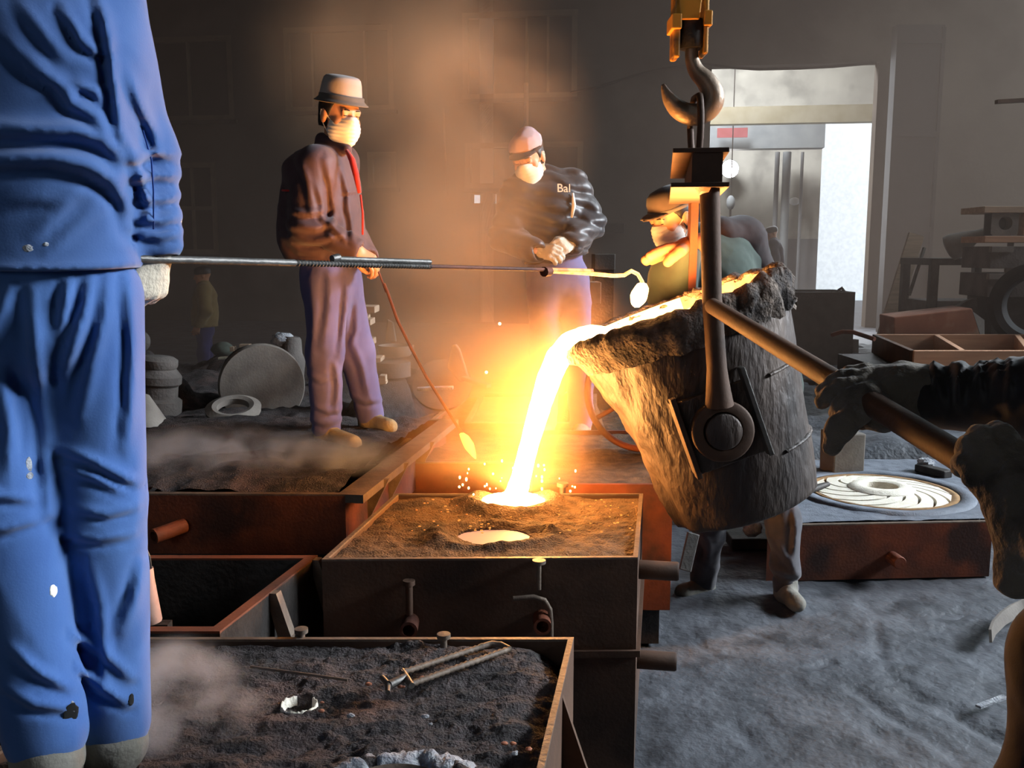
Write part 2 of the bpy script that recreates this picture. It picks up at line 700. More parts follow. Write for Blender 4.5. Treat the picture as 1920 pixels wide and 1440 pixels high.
def wall_with_holes(name, s0, s1, z0, z1, holes, th, m, back=0.0):
    S = sorted({s0, s1, *[min(max(h[k], s0), s1) for h in holes for k in (0, 2)]})
    Zs = sorted({z0, z1, *[min(max(h[k], z0), z1) for h in holes for k in (1, 3)]})
    b = MB()
    for i in range(len(S) - 1):
        for j in range(len(Zs) - 1):
            cs, cz = (S[i] + S[i + 1]) / 2, (Zs[j] + Zs[j + 1]) / 2
            if any(h[0] < cs < h[2] and h[1] < cz < h[3] for h in holes):
                continue
            b.box(wpt(cs, cz, -th / 2, back), (S[i + 1] - S[i], th, Zs[j + 1] - Zs[j]), WAX)
    return tag(b.build(name, m), kind='structure')


def prect(x0, y0, x1, y1, back=0.0):
    sa, za = wall_hit(x0, y0, back)
    sb, _ = wall_hit(x1, y0, back)
    _, zb = wall_hit((x0 + x1) / 2, y1, back)
    _, za = wall_hit((x0 + x1) / 2, y0, back)
    return (sa, zb, sb, za)


WIN = [  # pixel rect, mullions (pixel x), transoms (pixel y), pane material
    ((243, 70, 432, 226), (352,), (), M_GLASS),
    ((532, 50, 735, 208), (585, 683), (), M_GLASS),
    ((868, 22, 1082, 184), (920, 987, 1027), (), M_GLASS),
    ((310, 306, 402, 476), (360,), (390,), M_GLASS),
    ((873, 268, 1092, 352), (986,), (), M_GLASS2),
    ((690, 286, 741, 352), (), (), M_GLASS2),
]
gate = prect(1335, 120, 1648, 700)
gate = (gate[0], -0.2, gate[2], gate[3])
holes = [gate] + [prect(*w[0]) for w in WIN]
slits = [prect(884, 364, 904, 381), prect(924, 362, 931, 382), prect(686, 45, 714, 51)]
s_l, s_r = wall_hit(-120, 400)[0], wall_hit(2060, 400)[0]
wall_with_holes('wall_back', s_l - 4, s_r + 3, -0.2, 9.0, holes + slits, 0.35, M_WALL)
for n, (rc, mu, tr, pm) in enumerate(WIN):
    h = prect(*rc)
    w = thing('window_%d' % (n + 1), None, None, wpt((h[0] + h[2]) / 2, h[1], -0.15), kind='structure')
    fr = MB()
    t = 0.09
    for a in (h[1] + t / 2, h[3] - t / 2):
        fr.box(wpt((h[0] + h[2]) / 2, a, -0.06), (h[2] - h[0] + 0.04, 0.14, t + 0.03), WAX)
    for a in (h[0] + t / 2, h[2] - t / 2):
        fr.box(wpt(a, (h[1] + h[3]) / 2, -0.06), (t + 0.03, 0.14, h[3] - h[1] - 2 * t), WAX)
    fr.build('window_frame', M_FRAME, w)
    xs = [h[0] + t] + [wall_hit(x, (rc[1] + rc[3]) / 2)[0] for x in mu] + [h[2] - t]
    zs = [h[1] + t] + sorted(wall_hit((rc[0] + rc[2]) / 2, y)[1] for y in tr) + [h[3] - t]
    for x in xs[1:-1]:
        MB().box(wpt(x, (h[1] + h[3]) / 2, -0.07), (0.05, 0.08, h[3] - h[1] - 2 * t), WAX).build('mullion', M_FRAME, w)
    for z in zs[1:-1]:
        MB().box(wpt((h[0] + h[2]) / 2, z, -0.07), (h[2] - h[0] - 2 * t, 0.08, 0.08), WAX).build('transom', M_FRAME, w)
    for i in range(len(xs) - 1):
        for j in range(len(zs) - 1):
            pmm = pm if not (n == 4 and i == 1) else M_GLASS
            MB().box(wpt((xs[i] + xs[i + 1]) / 2, (zs[j] + zs[j + 1]) / 2, -0.12), (xs[i + 1] - xs[i] + 0.02, 0.012, zs[j + 1] - zs[j] + 0.02), WAX).build('pane', pmm, w)
    sl = MB().box(wpt((h[0] + h[2]) / 2, h[1] - 0.05, 0.03), (h[2] - h[0] + 0.2, 0.14, 0.08), WAX)
    sl.build('window_sill', M_WALL, w)

tag(MB().box((-12.2, 6, 4.4), (0.3, 34, 9.4)).build('wall_left', M_WALL), kind='structure')
tag(MB().box((12.2, 5, 4.4), (0.3, 30, 9.4)).build('wall_right', M_WALL), kind='structure')
tag(MB().box((0, -8.2, 4.4), (24.4, 0.3, 9.4)).build('wall_front', M_WALL), kind='structure')
tag(MB().box((0, 6, 9.1), (25.2, 37, 0.25)).build('ceiling', M_ROOF), kind='structure')


# floor: uneven trampled foundry sand, finely built where it is near
def floor_z(x, y):
    p = np.stack([x, y, np.zeros_like(x)], -1)
    z = 0.035 * fbm(p * 1.1, 2) + 0.006 * fbm(p * np.array([6, 5, 1.0]), 3) + 0.007 * fbm(p * np.array([17, 12, 1.0]) + 4, 4) + 0.03 * np.minimum(0, vnoise(p * np.array([14.0, 9.0, 1.0]) + 3.1) + 0.5) * np.clip(0.5 + 0.5 * vnoise(p * 1.7 + 8), 0, 1)
    # trampled ruts and boot prints
    for (ax, ay, bx, by, w, dp) in RUTS:
        dx, dy = bx - ax, by - ay
        t = np.clip(((x - ax) * dx + (y - ay) * dy) / (dx * dx + dy * dy), 0, 1)
        dd = np.hypot(x - ax - t * dx, y - ay - t * dy)
        z = z - (0.4 + 0.5 * vnoise(p * 9)) * dp * np.exp(-(dd / w) ** 2) + 0.15 * dp * np.exp(-((dd - 2 * w) / w) ** 2)
    return z - 0.01


RUTS = []
for (xa, ya, xb, yb, w, dp) in [(1640, 1160, 1660, 1260, .02, .012), (1660, 1260, 1900, 1400, .035, .02), (1600, 1290, 1800, 1420, .03, .02),
                                (1700, 1300, 1850, 1340, .03, .02), (1360, 1170, 1460, 1200, .02, .012), (1310, 1200, 1350, 1230, .02, .012),
                                (1460, 1310, 1560, 1330, .02, .01), (1780, 1330, 1860, 1370, .03, .02), (1480, 1260, 1560, 1240, .02, .012),
                                (1650, 1370, 1690, 1410, .04, .015), (1700, 1150, 1850, 1140, .04, .015), (1380, 1360, 1440, 1420, .03, .012)]:
    a, b = PZ(xa, ya, 0), PZ(xb, yb, 0)
    RUTS.append((a[0], a[1], b[0], b[1], w, dp))
gx, gy = np.meshgrid(np.arange(-2.2, 4.81, 0.02), np.arange(0.6, 8.01, 0.02), indexing='ij')
G = np.stack([gx, gy, floor_z(gx, gy)], -1)
edge = np.minimum(np.minimum(gx + 2.2, 4.8 - gx), np.minimum(gy - 0.6, 8.0 - gy))
G[..., 2] = np.where(edge < 0.3, G[..., 2] * edge / 0.3 - 0.02 * (1 - edge / 0.3), G[..., 2])
a_, b_ = G.shape[:2]
I = np.arange(a_ * b_).reshape(a_, b_)
Q = np.stack([I[:-1, :-1], I[1:, :-1], I[1:, 1:], I[:-1, 1:]], -1).reshape(-1, 4)
fl = np_mesh('floor', [(G.reshape(-1, 3), Q)], M_FLOOR)
tag(fl, kind='structure')
tag(MB().box((0, 10, -0.13), (30, 42, 0.2)).build('floor', M_FLOOR), kind='structure')

# ---------------------------------------------------------------- the second bay and the yard seen through the gate
BK = 9.0
yard_door = prect(1545, 207, 1649, 800, BK)
yard_door = (yard_door[0], -0.2, yard_door[2] + 2.5, yard_door[3])
s2l, s2r = wall_hit(1180, 400, BK)[0], wall_hit(1800, 400, BK)[0]
dz = wall_hit(1450, 448, BK)[1]
wall_with_holes('wall_far', s2l - 3, s2r + 3, dz, 9, [yard_door], 0.3, M_WALL2, BK)
wall_with_holes('wall_far', s2l - 3, s2r + 3, -0.2, dz, [yard_door], 0.32, M_DADO, BK)
tag(MB().box(wpt(s2l - 3, 4.5, 0, BK / 2), (0.3, BK, 9), WAX).build('wall_side', M_WALL2), kind='structure')
tag(MB().box(wpt(s2r + 3, 4.5, 0, BK / 2), (0.3, BK, 9), WAX).build('wall_side', M_WALL2), kind='structure')
tag(MB().box(wpt((s2l + s2r) / 2, 9.1, 0, BK / 2), (s2r - s2l + 7, BK + 1, 0.2), WAX).build('ceiling', M_ROOF), kind='structure')
g2 = prect(1310, 232, 1545, 280, BK * 0.8)
tag(MB().box(wpt((g2[0] + g2[2]) / 2 - 1, (g2[1] + g2[3]) / 2, 0, BK * 0.8), (g2[2] - g2[0] + 2, 0.5, g2[3] - g2[1]), WAX).build('beam_crane', M_STEELBLUE), kind='structure')
g3 = prect(1310, 200, 1652, 232, BK * 0.5)
tag(MB().box(wpt((g3[0] + g3[2]) / 2, (g3[1] + g3[3]) / 2, 0, BK * 0.5), (g3[2] - g3[0] + 2, 0.35, g3[3] - g3[1]), WAX).build('beam_lintel', M_CREAM), kind='structure')
rb = prect(1345, 240, 1402, 258, BK * 0.74)
o = MB().box(wpt((rb[0] + rb[2]) / 2, (rb[1] + rb[3]) / 2, 0, BK * 0.74), (rb[2] - rb[0], 0.03, rb[3] - rb[1]), WAX).build('banner', M_RED)
tag(o, 'faded red banner hanging on the grey crane beam beyond the gate', 'banner')
for k, (x, w) in enumerate([(1458, 9), (1476, 16), (1505, 6)]):
    a = prect(x - w / 2, 285, x + w / 2, 560, BK * 0.93)
    o = MB().tube([wpt((a[0] + a[2]) / 2, 0, 0, BK * 0.93), wpt((a[0] + a[2]) / 2, a[3], 0, BK * 0.93)], (a[2] - a[0]) / 2, 10).build('wall_pipe', [M_DADO, M_STEELBLUE, M_DADO][k], smooth=60)
    tag(o, ['thin dark pipe running up the pale wall behind the man by the gate', 'broad grey pipe on the pale wall beyond the gate', 'thin pipe nearest the bright yard doorway'][k], 'pipe')
c = wall_hit(1488, 378, BK)
o = MB().ell(wpt(c[0], c[1], 0.15, BK), (0.16, 0.05, 0.12), WAX).build('wall_lamp', M_WHITE, smooth=180)
tag(o, 'small white oval lamp on the pale wall beyond the gate', 'lamp')
c = wall_hit(1366, 319, BK)
fl_ = thing('flood_lamp', 'dazzling flood lamp on the far wall beyond the gate', 'lamp', wpt(c[0], c[1], 0.4, BK))
MB().lathe([(0.001, 0.0), (0.26, 0.02), (0.26, 0.03)], wpt(c[0], c[1], 0.42, BK), WN, 24).build('lens', glow('flood_light', (1.0, 0.98, 0.95), 30.0), fl_)
MB().lathe([(0.001, -0.2), (0.12, -0.18), (0.28, 0.01), (0.28, 0.03), (0.262, 0.03)], wpt(c[0], c[1], 0.42, BK), WN, 24).build('housing', M_DADO, fl_, smooth=40)
MB().box(wpt(c[0], c[1], 0.1, BK), (0.08, 0.4, 0.08), WAX).build('bracket', M_DADO, fl_)
c = wall_hit(1370, 380, BK * 0.7)
o = thing('hoist_block', 'small hoist block hanging on a line beyond the gate', 'hoist', wpt(c[0], c[1], 0, BK * 0.7))
MB().ell(wpt(c[0], c[1], 0, BK * 0.7), (0.12, 0.1, 0.2), WAX).build('block', M_STEELBLUE, o, smooth=180)
MB().tube([wpt(c[0], c[1] + 0.1, 0, BK * 0.7), wpt(c[0], 8.9, 0, BK * 0.7)], 0.015, 6).build('line', M_IRON, o)
MB().tube([wpt(c[0] + 0.1, c[1] - 0.4, 0, BK * 0.7), wpt(c[0] + 0.05, c[1] - 0.5, 0, BK * 0.7), wpt(c[0], c[1] - 0.4, 0, BK * 0.7), wpt(c[0], c[1] - 0.1, 0, BK * 0.7)], 0.03, 8).build('hook', M_IRON, o)
# the yard: pale ground, snow bank and a white building front
tag(MB().box((14, 42, -0.2), (60, 27, 0.2)).build('ground_yard', M_SNOW), kind='structure')
tag(MB().box((16, 37.5, 6), (50, 0.4, 14)).build('wall_yard', M_WHITE), kind='structure')
bx = prect(1640, 117, 1735, 640)
col = MB()
p = P(1690, 600, 18.4)
sw = 86 * pxm(18.4)
o = thing('door_1', None, None, (p[0], 18.4, 0), kind='structure')
MB().box((p[0], 18.4, 2.9), (sw, 0.22, 5.8)).build('door_leaf', M_DOOR, o)
for z in (0.4, 2.0, 3.8, 5.5):
    MB().box((p[0], 18.27, z), (sw * 0.98, 0.05, 0.1)).build('door_rail', M_DOOR, o)
for dx in (-0.47, 0.47):
    MB().box((p[0] + dx * sw, 18.27, 2.9), (0.06, 0.05, 5.7)).build('door_stile', M_DOOR, o)
# sagging cable over the gate
pts = [wpt(wall_hit(x, y)[0], wall_hit(x, y)[1], 0.12) for x, y in ((1320, 122), (1360, 128), (1420, 132), (1500, 130), (1560, 127), (1640, 120))]
tag(MB().tube(pts, 0.03, 6).build('power_cable', M_IRON), 'dark cable sagging along the top of the gate', 'cable')
pts = [wpt(wall_hit(x, y)[0], wall_hit(x, y)[1], 0.1) for x, y in ((1070, 175), (1120, 165), (1180, 146), (1240, 130), (1320, 122))]
tag(MB().tube(pts, 0.025, 6).build('wall_cable', M_IRON), 'thin cable rising along the sooty wall towards the gate', 'cable')
pts = [wpt(wall_hit(x, y)[0], wall_hit(x, y)[1], 0.1) for x, y in ((833, 205), (835, 260), (840, 365))]
tag(MB().tube(pts, 0.025, 6).build('wall_rod', M_FRAME), 'thin pale rod running down the wall between the two standing workers', 'rod')
pts = [wpt(wall_hit(x, y)[0], wall_hit(x, y)[1], 0.3) for x, y in ((990, 160), (990, 250))]
tag(MB().tube(pts, 0.05, 8).build('wall_conduit', M_WOOD), 'yellowish conduit hanging on the wall above the capped worker', 'conduit')
p = P(1895, 188, 9.0)
tag(MB().bar(P(1868, 191, 9.0), P(2060, 180, 9.0), 0.06, 0.035).build('wall_bracket', M_RUSTD), 'short rusty bar jutting in from the right above the stacked flasks', 'bar')
c = wall_hit(1150, 428)
tag(MB().box(wpt(c[0], c[1], 0.15), (0.5, 0.3, 0.22), WAX).build('wall_box', M_IRON, bevel=0.02), 'small dark box fixed low on the wall beside the gate', 'box')


# ---------------------------------------------------------------- moulding flasks
def quad_xy(*pp):
    return [np.array([p[0], p[1]]) for p in pp]


def inset(q, t):
    """shrink a plan quad FL, FR, RR, RL by t"""
    q = [np.asarray(p, float) for p in q]
    out = []
    for i in range(4):
        a, b, c = q[i - 1], q[i], q[(i + 1) % 4]
        d1, d2 = nrm(b - a), nrm(c - b)
        n1, n2 = np.array([-d1[1], d1[0]]), np.array([-d2[1], d2[0]])
        A = np.array([d1, -d2]).T
        s = np.linalg.solve(A, (b + n2 * t) - (b + n1 * t))
        out.append(b + n1 * t + d1 * s[0])
    return out


def flask(name, label, q, z0, z1, t, m, m_edge, group=None, rim=0.0, floor=False, sub_edge=True):
    base = np.mean(q, 0)
    o = thing(name, label, 'moulding flask', (base[0], base[1], z0), group)
    qi = inset(q, t)
    for i in range(4):
        j = (i + 1) % 4
        poly = [(*q[i], z0), (*q[j], z0), (*qi[j], z0), (*qi[i], z0)]
        pl = MB().prism(poly, (0, 0, z1 - z0 - 0.004)).build('side_plate', m, o)
        if sub_edge:
            e = 0.004
            poly = [(*q[i], z1 - 0.004), (*q[j], z1 - 0.004), (*qi[j], z1 - 0.004), (*qi[i], z1 - 0.004)]
            MB().prism(poly, (0, 0, 0.006)).build('worn_edge', m_edge, pl)
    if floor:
        MB().prism([(*p, z0 + 0.02) for p in qi], (0, 0, 0.02)).build('pit_shade_board', M_BLACK, o)  # black board carries the shade of the open pit in its colour
    return o


def sand_fill(o, q, t, zfun, m, n=90, name='sand_fill', zb=None):
    qi = inset(q, t + 0.001)
    u = np.linspace(0, 1, n)
    U, Vv = np.meshgrid(u, u, indexing='ij')
    xy = (1 - U)[..., None] * ((1 - Vv)[..., None] * qi[0] + Vv[..., None] * qi[3]) + U[..., None] * ((1 - Vv)[..., None] * qi[1] + Vv[..., None] * qi[2])
    z = zfun(xy[..., 0], xy[..., 1], U, Vv)
    G = np.concatenate([xy, z[..., None]], -1)
    I = np.arange(n * n).reshape(n, n)
    Q = np.stack([I[:-1, :-1], I[1:, :-1], I[1:, 1:], I[:-1, 1:]], -1).reshape(-1, 4)
    return np_mesh(name, [(G.reshape(-1, 3), Q)], m, o)


def stub(o, p, d, r, l, m, m2=None, name='pipe_stub', hollow=True):
    d = nrm(d)
    p = np.asarray(p, float)
    if hollow:
        ri = r * 0.68
        b = MB().lathe([(r, 0), (r, l), (ri, l), (ri, l * 0.35), (0.001, l * 0.35)], p, d, 20)
    else:
        b = MB().lathe([(r, 0), (r * 1.0, l - 0.006), (r * 0.9, l), (0.001, l)], p, d, 20)
    return b.build(name, m, o, smooth=40)


ZT = 0.70
# --- the flask being poured
q_pour = quad_xy(PZ(603, 1050, ZT), PZ(1196, 1046, ZT), PZ(1206, 926, ZT), PZ(742, 926, ZT))
fp = flask('moulding_flask', 'tall dark steel flask receiving the stream of molten iron', q_pour, 0.0, ZT, 0.014, M_RUSTD, M_EDGE)
cupP = PZ(962, 940, ZT)
risP = PZ(925, 1000, ZT)


def pour_sand(x, y, U, V):
    p = np.stack([x, y, 0 * x], -1)
    z = ZT - 0.012 + 0.014 * fbm(p * 9, 3) + 0.008 * fbm(p * 30, 3)
    d = np.hypot(x - cupP[0], y - cupP[1])
    z += 0.03 * np.exp(-((d - 0.15) / 0.05) ** 2)
    z = np.where(d < 0.115, ZT - 0.03, z)
    d2 = np.hypot((x - risP[0]) / 0.115, (y - risP[1]) / 0.07)
    dd = (d2 - 1) * 0.09
    z += (0.018 * np.exp(-((dd - 0.06) / 0.035) ** 2)) * (1 + 0.9 * fbm(p * 22 + 3, 2))
    z = np.where(d2 < 1.02 + 0.12 * fbm(p * 14, 2), ZT - 0.03, z)
    return z


sand_fill(fp, q_pour, 0.014, pour_sand, M_SANDB, 170)
bw = nrm(np.append(q_pour[1] - q_pour[0], 0))
bd = np.array([bw[1], -bw[0], 0])     # towards the camera


def on_front(px, py, q=q_pour):
    a, b = np.append(q[0], 0), np.append(q[1], 0)
    n = np.array([(b - a)[1], -(b - a)[0], 0])
    r = ray(px, py)
    t = np.dot(a - np.array([0, 0, CAM_H]), n) / np.dot(r, n)
    return np.array([0, 0, CAM_H]) + r * t


for px, py in ((770, 1165), (1015, 1158)):
    stub(fp, on_front(px, py), bd, 0.026, 0.07, M_RUST)
p = on_front(768, 1092)
b = MB().tube([p + bd * 0.02 - V3(0, 0, 0.09), p + bd * 0.02], 0.011, 10)
b.lathe([(0.001, 0.0), (0.018, 0.0), (0.018, 0.014), (0.001, 0.014)], p + bd * 0.02, (0, 0, 1), 14)
b.build('locating_pin', M_RUSTD, fp, smooth=40)
p = on_front(1010, 1052)
b = MB().tube([p + bd * 0.02 - V3(0, 0, 0.08), p + bd * 0.02], 0.007, 10)
b.lathe([(0.001, 0.0), (0.02, 0.0), (0.02, 0.01), (0.001, 0.01)], p + bd * 0.02, (0, 0, 1), 14)
b.build('locating_pin', M_EDGE, fp, smooth=40)
rd = np.append(nrm(q_pour[2] - q_pour[1]), 0)
rn = np.array([rd[1], -rd[0], 0])     # out of the right side
pr = np.append(q_pour[1] + (q_pour[2] - q_pour[1]) * 0.25, 0)
for z in (0.60, 0.30):
    zc = PZ(1210, 1055 if z > .5 else 1226, 0.5)
    stub(fp, np.array([pr[0], pr[1], z]), rn, 0.030, 0.125, M_RUSTD, hollow=False)
# seam bar where the cope sits on the drag
qq = inset(q_pour, -0.012)
sb = MB()
for i in (0, 1):
    sb.prism([(*q_pour[i], 0.395), (*q_pour[i + 1], 0.395), (*qq[i + 1], 0.395), (*qq[i], 0.395)], (0, 0, 0.02))
sb.build('parting_flange', M_RUSTD, fp)
# rebar hook bent over the stub
a = on_front(962, 1115) + bd * 0.03
pts = [a, on_front(1000, 1112) + bd * 0.03, on_front(1020, 1118) + bd * 0.03, on_front(1030, 1135) + bd * 0.03, on_front(1032, 1160) + bd * 0.03, on_front(1032, 1215) + bd * 0.03]
tag(MB().tube(pts, 0.0075, 8).build('bent_rebar', M_EDGE, smooth=60), 'bent rebar hook hung over the pipe stub of the poured flask', 'hook')

# --- foreground flask, already poured
q_fore = quad_xy(PZ(962, 1700, ZT), PZ(-397, 1700, ZT), PZ(272, 1196, ZT), PZ(1076, 1196, ZT))
q_fore = [q_fore[1], q_fore[0], q_fore[3], q_fore[2]]
ff = flask('moulding_flask', 'low steel flask of smoking black sand in front, with tongs on top', q_fore, 0.0, ZT, 0.013, M_RUSTD, M_EDGE)
ringP = PZ(735, 1492, ZT)
holeP = PZ(560, 1296, ZT)


def fore_sand(x, y, U, V):
    p = np.stack([x, y, 0 * x], -1)
    z = ZT - 0.02 + 0.03 * fbm(p * 5, 3) + 0.016 * fbm(p * np.array([12, 30, 1.0]), 3) + 0.006 * fbm(p * 70, 2)
    z -= 0.07 * np.clip((U - 0.86) / 0.14, 0, 1) ** 2 * np.clip((V - 0.8) / 0.2, 0, 1)
    d = np.hypot(x - ringP[0], y - ringP[1])
    z += 0.02 * np.exp(-((d - 0.15) / 0.035) ** 2) * (1 + fbm(p * 30, 3))
    z = np.where(d < 0.115, ZT - 0.035 + 0.3 * (z - ZT), z)
    d = np.hypot(x - holeP[0], y - holeP[1])
    z = np.where(d < 0.036, ZT - 0.05, z)
    return z


sand_fill(ff, q_fore, 0.013, fore_sand, M_SAND, 240)
# ash-pale crust ring round the feeder and the small riser rim
b = MB().lathe([(0.108, -0.03), (0.116, -0.008), (0.125, 0.0), (0.14, 0.004), (0.155, 0.004), (0.17, -0.002), (0.18, -0.012), (0.20, -0.04)], ringP - V3(0, 0, 0.012), (0, 0, 1), 140,
               fn=lambda R, H, T: (R * (1 + 0.14 * fbm(np.stack([np.cos(T) * 3, np.sin(T) * 3, 0 * R], -1), 3)), H + 0.022 * fbm(np.stack([np.cos(T) * R * 60, np.sin(T) * R * 45, R * 10], -1), 4)))
b.build('ash_crust', M_ASH, ff, smooth=180)
b = MB().lathe([(0.09, -0.03), (0.099, 0.0), (0.106, -0.005)], ringP, (0, 0, 1), 60, arc=(0.5, 2.7))
b.build('feeder_rim', M_EDGE, ff, smooth=180)
b = MB().lathe([(0.033, -0.02), (0.035, 0.0), (0.037, 0.001), (0.0385, -0.01)], holeP - V3(0, 0, 0.027), (0, 0, 1), 90, arc=(1.9, 7.2),
               fn=lambda R, H, T: (R, H + 0.006 * fbm(np.stack([T * 9, R * 50, 0 * T], -1), 3)))
b.build('riser_rim', M_CORE, ff, smooth=180)
# gusset on the right side
e0 = np.append(q_fore[1] + (q_fore[2] - q_fore[1]) * 0.72, 0)
g_dir = np.append(nrm(q_fore[2] - q_fore[1]), 0)
g_n = np.array([g_dir[1], -g_dir[0], 0])
MB().prism([e0 + V3(0, 0, ZT - 0.02), e0 + V3(0, 0, 0.25), e0 + g_n * 0.11 + V3(0, 0, 0.35)], g_dir * 0.015).build('gusset', M_RUSTD, ff)
# tongs of ribbed bar lying on the sand
def rebar(b, pts, r, pitch=0.013, n=10):
    pts = [np.asarray(p, float) for p in pts]
    out, rs = [], []
    for i in range(len(pts) - 1):
        L = np.linalg.norm(pts[i + 1] - pts[i])
        k = max(2, int(L / pitch * 2))
        for j in range(k):
            out.append(pts[i] + (pts[i + 1] - pts[i]) * j / k)
            rs.append(r * (1.0 if len(out) % 2 else 0.66))
    out.append(pts[-1])
    rs.append(r)
    return b.tube(out, rs, n)


tz = ZT + 0.018
tg = thing('rebar_tongs', 'rusty ribbed-bar tongs lying on the black sand', 'tongs', PZ(840, 1260, tz))
b = MB()
rebar(b, [PZ(752, 1262, tz), PZ(905, 1212, tz)], 0.0078)
arcp = [PZ(x, y, tz) for x, y in ((905, 1212), (922, 1207), (940, 1209), (955, 1217))]
b.tube(arcp, 0.007, 10)
rebar(b, [PZ(955, 1217, tz), PZ(770, 1283, tz)], 0.0078)
b.build('ribbed_bow', M_EDGE, tg, smooth=60)
b = MB().tube([PZ(754, 1258, tz), PZ(772, 1286, tz)], 0.007, 8).tube([PZ(760, 1270, tz), PZ(730, 1284, tz)], 0.009, 8)
b.build('crossbar', M_STEEL, tg, smooth=60)
b = MB().tube([PZ(716, 1270, tz), PZ(728, 1283, tz)], 0.006, 8).tube([PZ(728, 1283, tz), PZ(727, 1298, tz)], [0.007, 0.005], 8)
b.build('jaw', M_STEEL, tg, smooth=60)
tag(MB().tube([PZ(470, 1250, tz), PZ(560, 1262, tz), PZ(652, 1275, tz)], 0.003, 6).build('wire_rod', M_EDGE), 'thin wire lying on the sand beside the bright riser ring', 'wire')
random.seed(4)
for k in range(16):
    px, py = random.choice([(700, 1270), (720, 1310), (820, 1350), (790, 1275), (990, 1400), (640, 1330), (1000, 1370), (870, 1300)])
    px += random.uniform(-45, 45)
    py += random.uniform(-15, 15)
    r = random.uniform(0.002, 0.0055)
    c = PZ(px, py, ZT + r * 0.3)
    sd = random.random() * 50
    o = MB().ell(c, (r * 1.5, r, r * 0.8), n=10, m=6, fn=lambda d, sd=sd: 1 + 0.5 * fbm(d * 2 + sd, 2)).build('slag_lump', M_BRICKRED if k % 3 else M_ASH, smooth=50)
    tag(o, 'small crumb of slag scattered on the black sand of the front flask', 'slag', 'slag crumbs on the front flask')

# --- long flask with worker standing on it (left, behind)
q_left = quad_xy(PZ(120, 926, ZT), PZ(647, 928, ZT), PZ(836, 786, ZT), PZ(330, 786, ZT))
fl_l = flask('moulding_flask', 'red-rusted flask whose black sand the worker in the bucket hat stands on', q_left, 0.47, ZT, 0.03, M_RUST, M_EDGE)


def left_sand(x, y, U, V):
    p = np.stack([x, y, 0 * x], -1)
    return ZT + 0.005 + 0.05 * np.sin(np.clip(V, 0, 1) * math.pi) ** 0.6 + 0.05 * fbm(p * 3, 3) + 0.02 * fbm(p * 14, 3)


sand_fill(fl_l, q_left, 0.03, left_sand, M_SAND, 130)
fd = np.append(nrm(q_left[1] - q_left[0]), 0)
fo = np.array([fd[1], -fd[0], 0])


def on_quad_front(px, py, q):
    return on_front(px, py, q)


stub(fl_l, on_front(345, 985, q_left), fo + V3(-0.7, 0, -0.1), 0.028, 0.13, M_RUST)
# flange along the top and side gussets
sd_ = np.append(nrm(q_left[2] - q_left[1]), 0)
so = np.array([sd_[1], -sd_[0], 0])
for f_, m_ in ((0.16, M_EDGE), (0.34, M_EDGE), (0.62, M_EDGE)):
    p = np.append(q_left[1] + (q_left[2] - q_left[1]) * f_, 0)
    MB().prism([p + V3(0, 0, ZT), p + so * 0.09 + V3(0, 0, ZT), p + V3(0, 0, 0.52)], sd_ * 0.02).build('gusset', m_, fl_l)
a, bq = np.append(q_left[1], 0), np.append(q_left[2], 0)
MB().prism([a + V3(0, 0, ZT - 0.03), bq + V3(0, 0, ZT - 0.03), bq + so * 0.07 + V3(0, 0, ZT - 0.03), a + so * 0.07 + V3(0, 0, ZT - 0.03)], (0, 0, 0.032)).build('side_flange', M_EDGE, fl_l)
# its drag, resting on the floor below
q_drag = inset(q_left, 0.05)
flask('moulding_flask', 'blackened drag flask under the red-rusted flask', q_drag, 0.0, 0.468, 0.03, M_IRON, M_IRON, sub_edge=False)

# --- empty flask left of the poured one
ze = 0.66
q_emp = quad_xy(PZ(-160, 1185, ze), PZ(412, 1185, ze), PZ(596, 1042, ze), PZ(160, 1042, ze))
fe = flask('moulding_flask', 'empty open flask with a rusty rim beside the poured flask', q_emp, 0.0, ze, 0.03, M_IRON, M_RUST, floor=True)  # dark plates put the shade of the inside into their colour
yb_ = 2.42
MB().box((-1.22, yb_, ze - 0.07), (0.58, 0.035, 0.02)).build('cross_bar', M_IRON, fe)
g = np.append(q_emp[1] + (q_emp[2] - q_emp[1]) * 0.95, 0)
gn = np.append(nrm(q_emp[2] - q_emp[1]), 0)
go = np.array([gn[1], -gn[0], 0])
for f_ in (0.93, 0.45):
    g = np.append(q_emp[1] + (q_emp[2] - q_emp[1]) * f_, 0)
    MB().prism([g + V3(0, 0, ze), g + go * 0.02 + V3(0, 0, ze), g + go * 0.06 + V3(0, 0, ze - 0.12), g + go * 0.04 + V3(0, 0, ze - 0.2), g + V3(0, 0, ze - 0.05)], gn * 0.03).build('gusset', M_EDGE, fe)
for px, py in ((565, 1186), (832, 1196)):
    c = PZ(px, py, ZT + 0.012)
    b = MB().tube([c - V3(0, 0, 0.03), c], 0.008, 10).lathe([(0.001, 0), (0.016, 0), (0.016, 0.01), (0.001, 0.011)], c, (0, 0, 1), 14)
    tag(b.build('locating_pin', M_EDGE, smooth=40), 'pale mushroom-headed pin at the back edge of the front flask, ' + ('near the empty flask' if px < 700 else 'behind the tongs'), 'pin')

